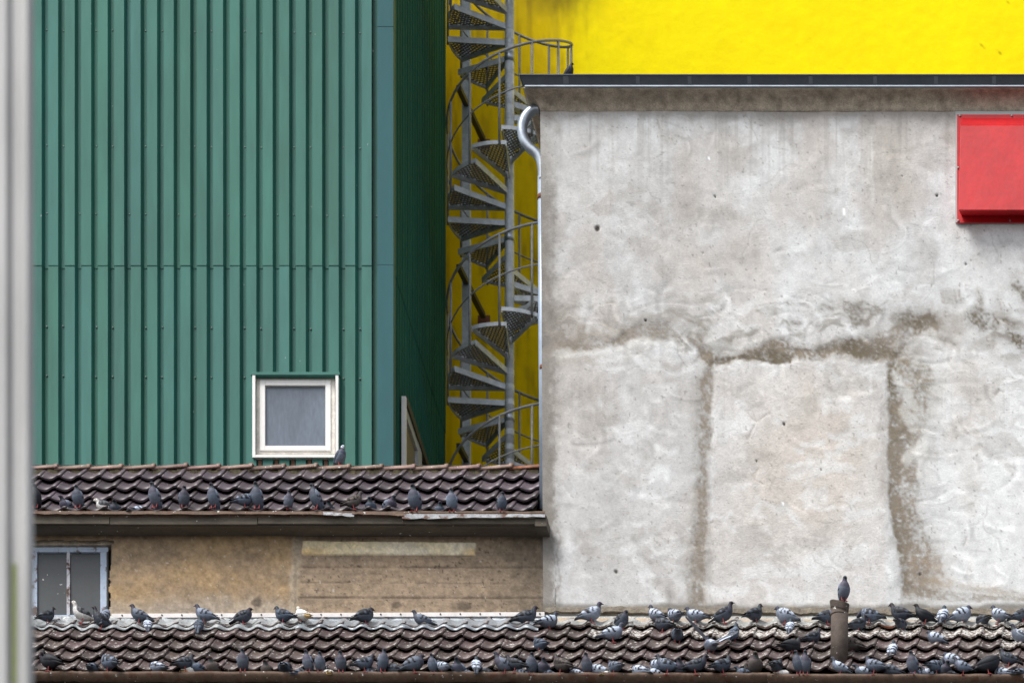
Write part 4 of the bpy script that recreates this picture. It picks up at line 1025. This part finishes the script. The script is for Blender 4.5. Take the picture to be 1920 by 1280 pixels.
def body_mesh(pose, pal, seed):
    p = PAL[pal]; sp_ = 'S' if pose == 'W' else pose
    C = spine_curve(SPINE[sp_]); n = 14; v, f, col = [], [], []
    g_ = random.Random(seed)
    dk = 1.0 if pal in ('white', 'pied') else (0.42, 0.55, 0.70, 0.48, 0.62)[seed % 5]
    A = lambda k: np.array(p[k])*np.array((.90, 1.0, 1.18) if pal not in ('white','pied','brown') else (1,1,1))*(1.0 if k == 'wing' and max(p[k]) > .5 else 1.0 if pal == 'whead' and k == 'head' else dk)
    m = len(C)
    for i in range(m):
        c, t, s, u = frame_at(C, i)
        rw, rh = max(C[i][3], .003), max(C[i][4], .003)
        q = i/(m-1)
        for k in range(n):
            an = 2*math.pi*k/n
            v.append(tuple(c + s*(rw*math.cos(an)) + u*(rh*math.sin(an))))
            top = math.sin(an)
            if q < .20:
                cc = A('tail') * (0.45 if q < .06 else 1.0)
            elif q < .36: cc = A('belly') if top < .1 else A('wing')*.9
            elif q < .46: cc = A('belly') if top < .2 else A('wing')
            elif q < .57: cc = A('breast')*.75 + A('belly')*.25 if top < .4 else A('wing')*.8
            elif q < .74:
                cc = A('neck')*.65; w_ = math.sin(an*2 + q*25)
                if pal not in ('white', 'pied'):
                    cc = cc*.6 + (np.array((.02,.085,.06)) if w_ > 0 else np.array((.085,.03,.075)))*.4
            else: cc = A('head')*(1 if pal in ('white', 'pied', 'whead') else .7)
            if pal == 'whead' and q > .70: cc = A('head')
            cc = cc*(1 + g_.uniform(-.10, .10))
            col.append(cc)
    for i in range(m-1):
        for k in range(n):
            k2 = (k+1) % n; f.append((i*n+k, i*n+k2, (i+1)*n+k2, (i+1)*n+k))
    f.append(tuple(range(n))[::-1]); f.append(tuple((m-1)*n+k for k in range(n)))
    # wings
    def wing_col(uu, vv, g2):
        cc = A('wing')
        ck = p.get('check', 0)
        if ck and uu < .72:
            a_ = math.floor(uu*13 + (0.5 if int(vv*6) % 2 else 0)); b_ = int(vv*6)
            if (math.sin(a_*12.9898 + b_*78.233 + seed)*43758.5453) % 1 < ck: cc = cc*.18
        bb = p.get('bars', 0)
        if bb >= 1 and abs(uu - (.70 - .13*vv)) < .040: cc = np.array((.022,.022,.026))
        if bb >= 2 and .12 < vv and abs(uu - (.53 - .13*vv)) < .036: cc = np.array((.022,.022,.026))
        if uu > .80: cc = A('tip')*(1 + .3*math.sin(vv*22))
        return cc*(1 + g2.uniform(-.06, .06))
    if pose != 'W':
        NU, NV = 26, 10
        for sd in (-1, 1):
            b0 = len(v)
            for i in range(NU+1):
                uu = i/NU
                q = (.60 - .56*uu)*(m-1); i0 = int(q); fr = q - i0
                Ci = C[i0]*(1-fr) + C[min(i0+1, m-1)]*fr
                _, t, s, u = frame_at(C, int(round(q)))
                rw, rh = max(Ci[3], .026), max(Ci[4], .016)
                base = Vector(Ci[:3]) + u*(0.010*uu)
                wide = math.sin(min(1, uu*3.2)*math.pi/2) * (1 if uu < .5 else 1 - ((uu-.5)/.5)**1.6*.82)
                mid = R(28 + 16*uu)
                for j in range(NV+1):
                    vv = j/NV
                    an = mid + (0.5 - vv)*R(112)*wide
                    edge = math.sin(math.pi*vv)
                    k = .97 + .09*edge**.5 + (.05 if uu > .6 else 0)
                    v.append(tuple(base + s*(sd*(rw*k + .005*edge)*math.cos(an)) + u*((rh*k + .004*edge)*math.sin(an))))
                    col.append(wing_col(uu, vv, g_))
            for i in range(NU):
                for j in range(NV):
                    a_ = b0 + i*(NV+1) + j
                    q4 = (a_, a_+1, a_+NV+2, a_+NV+1); f.append(q4 if sd > 0 else q4[::-1])
    else:
        # wings raised and spread for landing
        NU, NV = 18, 8
        for sd in (-1, 1):
            for layer in (0, 1):
                b0 = len(v)
                for i in range(NU+1):
                    uu = i/NU
                    sh = Vector((.055, sd*.045, .165)); el = Vector((.065, sd*.11, .215)); tp = Vector((.02, sd*.27, .305))
                    lead = sh.lerp(el, uu/.35) if uu < .35 else el.lerp(tp, (uu-.35)/.65)
                    ch = .125*(1 - max(0, uu-.55)**1.5*2.0)
                    for j in range(NV+1):
                        vv = j/NV
                        wob = .008*math.sin(uu*40)*vv if uu > .5 else 0
                        pt_ = lead + Vector((-ch*vv*(1+wob*6), sd*ch*.12*vv, -ch*.35*vv + .012*math.sin(vv*3.1) - layer*.005*math.sin(math.pi*min(1, vv+.1))))
                        v.append(tuple(pt_)); col.append(wing_col(.15 + .6*vv if uu < .6 else .85 if vv > .25 else .3, .5, g_) if layer == 0 else A('belly')*1.3)
                for i in range(NU):
                    for j in range(NV):
                        a_ = b0 + i*(NV+1) + j
                        q4 = (a_, a_+1, a_+NV+2, a_+NV+1); f.append(q4 if (sd > 0) == (layer == 0) else q4[::-1])
    me = bpy.data.meshes.new('body'); me.from_pydata(v, [], f); me.update()
    me.polygons.foreach_set('use_smooth', [True]*len(me.polygons))
    at = me.color_attributes.new('Col', 'FLOAT_COLOR', 'POINT')
    at.data.foreach_set('color', np.concatenate([np.clip(np.array(col), 0, 1), np.ones((len(col), 1))], 1).reshape(-1))
    me.materials.append(M['plumage']); return me
_bm, _pm = {}, {}
def head_of(pose):
    sp_ = 'S' if pose == 'W' else pose
    h, f_, b_ = (Vector(SPINE[sp_][k][:3]) for k in (8, 9, 10)); return h, f_, b_
def small_parts(pose):
    if pose in _pm: return _pm[pose]
    h, f_, b_ = head_of(pose); d = (b_ - h).normalized(); s = Vector((0,0,1)).cross(d).normalized(); u = d.cross(s)
    bk = MB().tube([f_ + d*.004, b_ + d*.003, b_ + d*.012 - u*.001, b_ + d*.019 - u*.005], [.007, .0052, .0036, .001], 7).mesh('beak', M['beak'], True)
    eyes = []
    for sd in (-1, 1):
        c = h + d*.008 + s*(sd*.0185) + u*.004
        eyes.append(MB().tube([c - s*sd*.004, c, c + s*sd*.0022, c + s*sd*.003], [.0045, .0045, .003, .0005], 8).mesh('eye', M['eye'], True))
    legs = []
    for sd in (-1, 1):
        hx = {'S': .012, 'U': .0, 'H': .012, 'D': .012, 'P': .012, 'W': .012, 'N': 0}[pose]
        k = Vector((hx - .006, sd*.024, .048)); an = Vector((hx + .004, sd*.022, .010))
        m = MB().tube([k + Vector((-.004,0,.02)), k, an, an + Vector((.004,0,-.008))], [.009, .0052, .0042, .004], 7)
        for aa, L in ((-28, .030), (0, .036), (28, .030), (180, .018)):
            dv = Vector((math.cos(R(aa)), math.sin(R(aa)), 0))
            m.tube([an + Vector((.003,0,-.006)), an + dv*L*.6 + Vector((0,0,-.007)), an + dv*L + Vector((0,0,-.0095))], [.0038, .0034, .0016], 6)
        legs.append(m.mesh('leg', M['leg'], True))
    _pm[pose] = (bk, eyes, legs); return _pm[pose]

ORD = ['', 'first','second','third','fourth','fifth','sixth','seventh','eighth','ninth','tenth','eleventh','twelfth','thirteenth','fourteenth','fifteenth','sixteenth','seventeenth','eighteenth','nineteenth','twentieth']
def ordinal(k):
    if k <= 20: return ORD[k]
    tens = {2: 'twenty', 3: 'thirty', 4: 'forty'}[k//10]
    return tens + '-' + ORD[k % 10] if k % 10 else {3: 'thirtieth', 4: 'fortieth'}[k//10]
ROWTXT = dict(ug='on the upper roof gutter', flA='on flashing under the brown wall', flB='on flashing under the grey wall', flC='on flashing right of vent pipe',
              mid='on the open lean-to tiles', lgA='on lower gutter under brown wall', lgB='on lower gutter under grey wall', lgC='on lower gutter right of pipe')
# row px py pose yaw plumage [scale]; yaw 0 faces right, 180 left, 270 the camera, 90 away
BIRDS = '''
ug 66 953 U 280 dark .95
ug 127 938 N 250 purp .9
ug 146 953 U 235 bar .92
ug 198 937 N 160 pied .95
ug 217 945 N 270 dcheck .9
ug 260 946 N 60 pale .95
ug 290 953 U 265 purp 1.0
ug 345 953 U 285 purp .88
ug 400 954 U 270 bar .98
ug 457 954 S 15 check .92
ug 482 955 U 268 bar 1.0
ug 541 956 U 275 purp .75
ug 592 956 U 235 bar .98
ug 617 947 N 280 dcheck .9
ug 662 957 S 20 brown .86
ug 696 942 N 260 blue .85
ug 729 935 N 330 purp .95
ug 777 960 U 255 bar 1.05
ug 825 948 N 300 blue .85
ug 847 960 U 270 bar .88
ug 941 960 U 290 check .80
rg 638 873 U 330 whead .86
tg 1066 137 U 350 dark .70
fl 88 1166 S 15 dcheck .86
fl 155 1162 S 190 pied .98
fl 190 1182 S 195 dcheck .95
fl 197 1166 U 85 bar .86
fl 262 1163 S 165 bar .92
fl 277 1186 U 100 pale .72
fl 385 1166 S 185 bar .98
fl 373 1190 U 85 blue .80
fl 455 1167 H 10 dcheck .88
fl 534 1168 S 165 blue .95
fl 568 1168 S 150 white .95
fl 683 1169 H 12 dcheck 1.0
fl 795 1179 S 190 bar .86
fl 985 1176 S 18 dcheck .98
fl 1028 1185 S 15 pale 1.0
fl 1108 1169 S 15 wcheck 1.05
fl 1165 1181 H 330 dcheck .90
fl 1230 1170 S 160 pale .92
fl 1246 1186 H 165 dcheck .92
fl 1267 1172 S 140 pale .95
fl 1308 1171 S 165 pale .95
fl 1357 1170 S 12 dcheck 1.02
fl 1415 1170 S 25 dcheck 1.0
fl 1475 1170 H 165 wcheck 1.0
fl 1549 1170 H 10 check .95
fl 1608 1188 S 12 dcheck .92
fl 1632 1172 D 190 check .98
fl 1692 1172 S 160 dcheck 1.05
fl 1688 1184 D 80 dcheck .85
fl 1736 1173 S 180 dark .92
fl 1768 1174 U 90 pale .90
fl 1803 1173 H 20 pale 1.0
fl 1843 1180 D 120 dcheck .90
fl 1875 1174 S 165 pale .98
fl 1917 1174 S 20 check .95
mid 1014 1224 S 150 blue .90
mid 1147 1206 S 20 pale 1.0
mid 1270 1206 D 95 bar .95
mid 1376 1206 U 60 blue .85
mid 1334 1228 W 100 wcheck 1.0
mid 1481 1190 U 88 pale .72
mid 1524 1211 S 40 dcheck .85
mid 1481 1231 S 20 dark 1.05
mid 1601 1226 H 150 brown .95
mid 1673 1236 U 95 pale .82
mid 1756 1212 H 160 pale .85
mid 1787 1254 H 165 pale .95
mid 1915 1213 S 210 wcheck .95
mid 1893 1252 S 175 dcheck .90
lg 95 1259 P 170 dark 1.05
lg 174 1238 N 100 check .95
lg 206 1259 H 160 check 1.0
lg 297 1236 N 120 wcheck 1.0
lg 345 1260 S 20 dcheck .95
lg 359 1246 N 30 white .85
lg 374 1242 N 240 blue .85
lg 402 1239 N 255 brown 1.0
lg 455 1260 U 270 purp .92
lg 502 1247 N 280 brown .9
lg 534 1237 N 100 check 1.0
lg 563 1257 N 70 blue .9
lg 577 1261 U 268 purp .85
lg 600 1261 U 280 bar .82
lg 616 1252 N 120 white .9
lg 639 1261 U 270 purp .85
lg 681 1261 S 25 check .92
lg 697 1251 N 200 check .9
lg 718 1261 U 285 bar .92
lg 742 1242 N 160 dcheck .95
lg 775 1263 H 20 bar 1.0
lg 811 1264 U 272 bar .76
lg 832 1264 S 130 pale .80
lg 861 1243 N 268 bar 1.05
lg 876 1253 N 150 blue .85
lg 893 1265 U 95 pale .80
lg 915 1258 N 200 dcheck .9
lg 946 1265 S 200 purp .90
lg 968 1262 S 165 dcheck .92
lg 979 1256 N 200 wcheck .9
lg 997 1266 U 278 bar .90
lg 1019 1241 N 275 purp .95
lg 1030 1256 N 160 blue .85
lg 1054 1266 S 165 brown 1.0
lg 1084 1253 N 170 wcheck .9
lg 1100 1266 U 270 purp .86
lg 1125 1243 N 165 pale 1.05
lg 1141 1256 N 30 white .8
lg 1155 1266 S 150 bar .90
lg 1202 1244 N 165 wcheck 1.05
lg 1231 1257 N 190 pale .85
lg 1237 1232 N 140 pale 1.0
lg 1254 1266 S 165 check 1.0
lg 1276 1241 N 250 purp 1.0
lg 1302 1266 S 20 dcheck .98
lg 1353 1266 S 18 check 1.0
lg 1398 1251 N 200 blue .9
lg 1415 1234 N 290 brown 1.15
lg 1455 1267 S 60 dcheck .90
lg 1467 1260 N 20 white .8
lg 1497 1267 U 250 bar .92
lg 1510 1267 U 272 purp .92
lg 1576 1267 S 200 pale .80
lg 1622 1247 N 190 pale .95
lg 1642 1268 S 175 bar .98
lg 1673 1244 N 200 purp 1.0
lg 1711 1268 U 270 purp .95
lg 1722 1260 N 20 blue .85
lg 1745 1258 N 200 pale .9
lg 1752 1268 S 40 check .92
lg 1771 1246 N 275 purp .9
lg 1782 1259 N 160 dcheck .85
lg 1808 1269 S 205 bar .82
lg 1852 1269 P 15 dark 1.1
lg 1881 1247 N 165 pale 1.05
lg 1893 1261 N 30 blue .85
lg 1913 1250 N 60 purp 1.0
pp 1584 1137 U 275 purp .95
'''
birds = []
for ln_ in BIRDS.strip().splitlines():
    t = ln_.split(); birds.append([t[0], float(t[1]), float(t[2]), t[3], float(t[4]), t[5], float(t[6])])
def sect(row, px):
    if row in ('fl', 'lg'): return row + ('A' if px < 1012 else 'B' if px < 1588 else 'C')
    return row
cnt_ = {}
order = {}
for b_ in sorted(birds, key=lambda q: q[1]):
    s_ = sect(b_[0], b_[1]); cnt_[s_] = cnt_.get(s_, 0) + 1; order[id(b_)] = cnt_[s_]
for bi, b_ in enumerate(birds):
    row, px, py, pose, yaw, pal, sc = b_
    low = pose == 'N'
    if row == 'ug':
        yy = EY + 0.085 if low else EY - 0.010
        pos = W(px, py, yy)
    elif row == 'lg':
        yy = lgy + 0.012 if low else lgy - 0.052
        if px > 1575 and px < 1577: yy = lgy - 0.03
        pos = W(px, py, yy)
        if not low: pos.z = min(max(pos.z, lgz - 0.03), lgz + 0.02)
    elif row == 'fl' and py < 1175:
        yy = -0.20; pos = Vector((xw(px, yy), yy, lz_top - 0.105))
    elif row in ('mid', 'fl'):
        # where the sight line meets the tile crests
        p0 = W(px, py, 0.0); c0 = Vector((CX, -D, CZ)); d_ = p0 - c0
        off = 0.052
        # roof plane: z - y = lz_top + off
        t_ = ((lz_top + off) - (c0.z - c0.y)) / (d_.z - d_.y)
        pos = c0 + d_*t_
    elif row == 'rg': pos = Vector((xw(px, ry - 0.02), ry - 0.02, rz + 0.036))
    elif row == 'tg': pos = Vector((xw(px, gy0), gy0 + 0.02, zg1 - 0.03))
    else: pos = Vector((vx + 0.055, vy - 0.055, vz1 + 0.006))
    if low: pos.z = max(pos.z - .172*sc*1.04, (lgz - 0.045 if row == 'lg' else uz - 0.045) - .038*sc)                        # py is the top of the head; the rest sits down in the gutter
    face = 'facing left' if 135 <= yaw <= 225 else 'facing right' if (yaw <= 45 or yaw >= 315) else 'facing camera' if yaw > 225 else 'seen from behind'
    if pose == 'W': face = 'with raised wings'
    if pose == 'P': face = 'preening'
    s_ = sect(row, px)
    dd = PAL[pal]['d']
    if row == 'rg': lab = 'white headed dark pigeon perched on the ridge below the white window'
    elif row == 'tg': lab = 'lone dark pigeon perched on top of the high dark gutter'
    elif row == 'pp': lab = 'grey pigeon with purplish breast perched on top of the vent pipe'
    else:
        lab = f'{dd} pigeon {face}, {ordinal(order[id(b_)])} from left {ROWTXT[s_]}'
    e = empty('pigeon', pos, lab, 'pigeon', 'pigeons perched on the roofs')
    gb_ = random.Random(bi*7 + 1); e.rotation_euler = (0, R(gb_.uniform(-7, 5)) if pose in 'SHD' else 0, R(yaw + gb_.uniform(-22, 22)))
    e.scale = (sc*gb_.uniform(.88, .98), sc*gb_.uniform(1.0, 1.08), sc*gb_.uniform(.97, 1.07))
    key = (pose, pal, bi % 5)
    if key not in _bm: _bm[key] = body_mesh(pose, pal, 3 + bi % 5)
    link('body', _bm[key], e, Vector((0,0,0)))
    bk, eyes, legs = small_parts(pose)
    link('beak', bk, e, Vector((0,0,0)))
    for q in eyes: link('eye', q, e, Vector((0,0,0)))
    if not low:
        for q in legs: link('leg', q, e, Vector((0,0,0)))
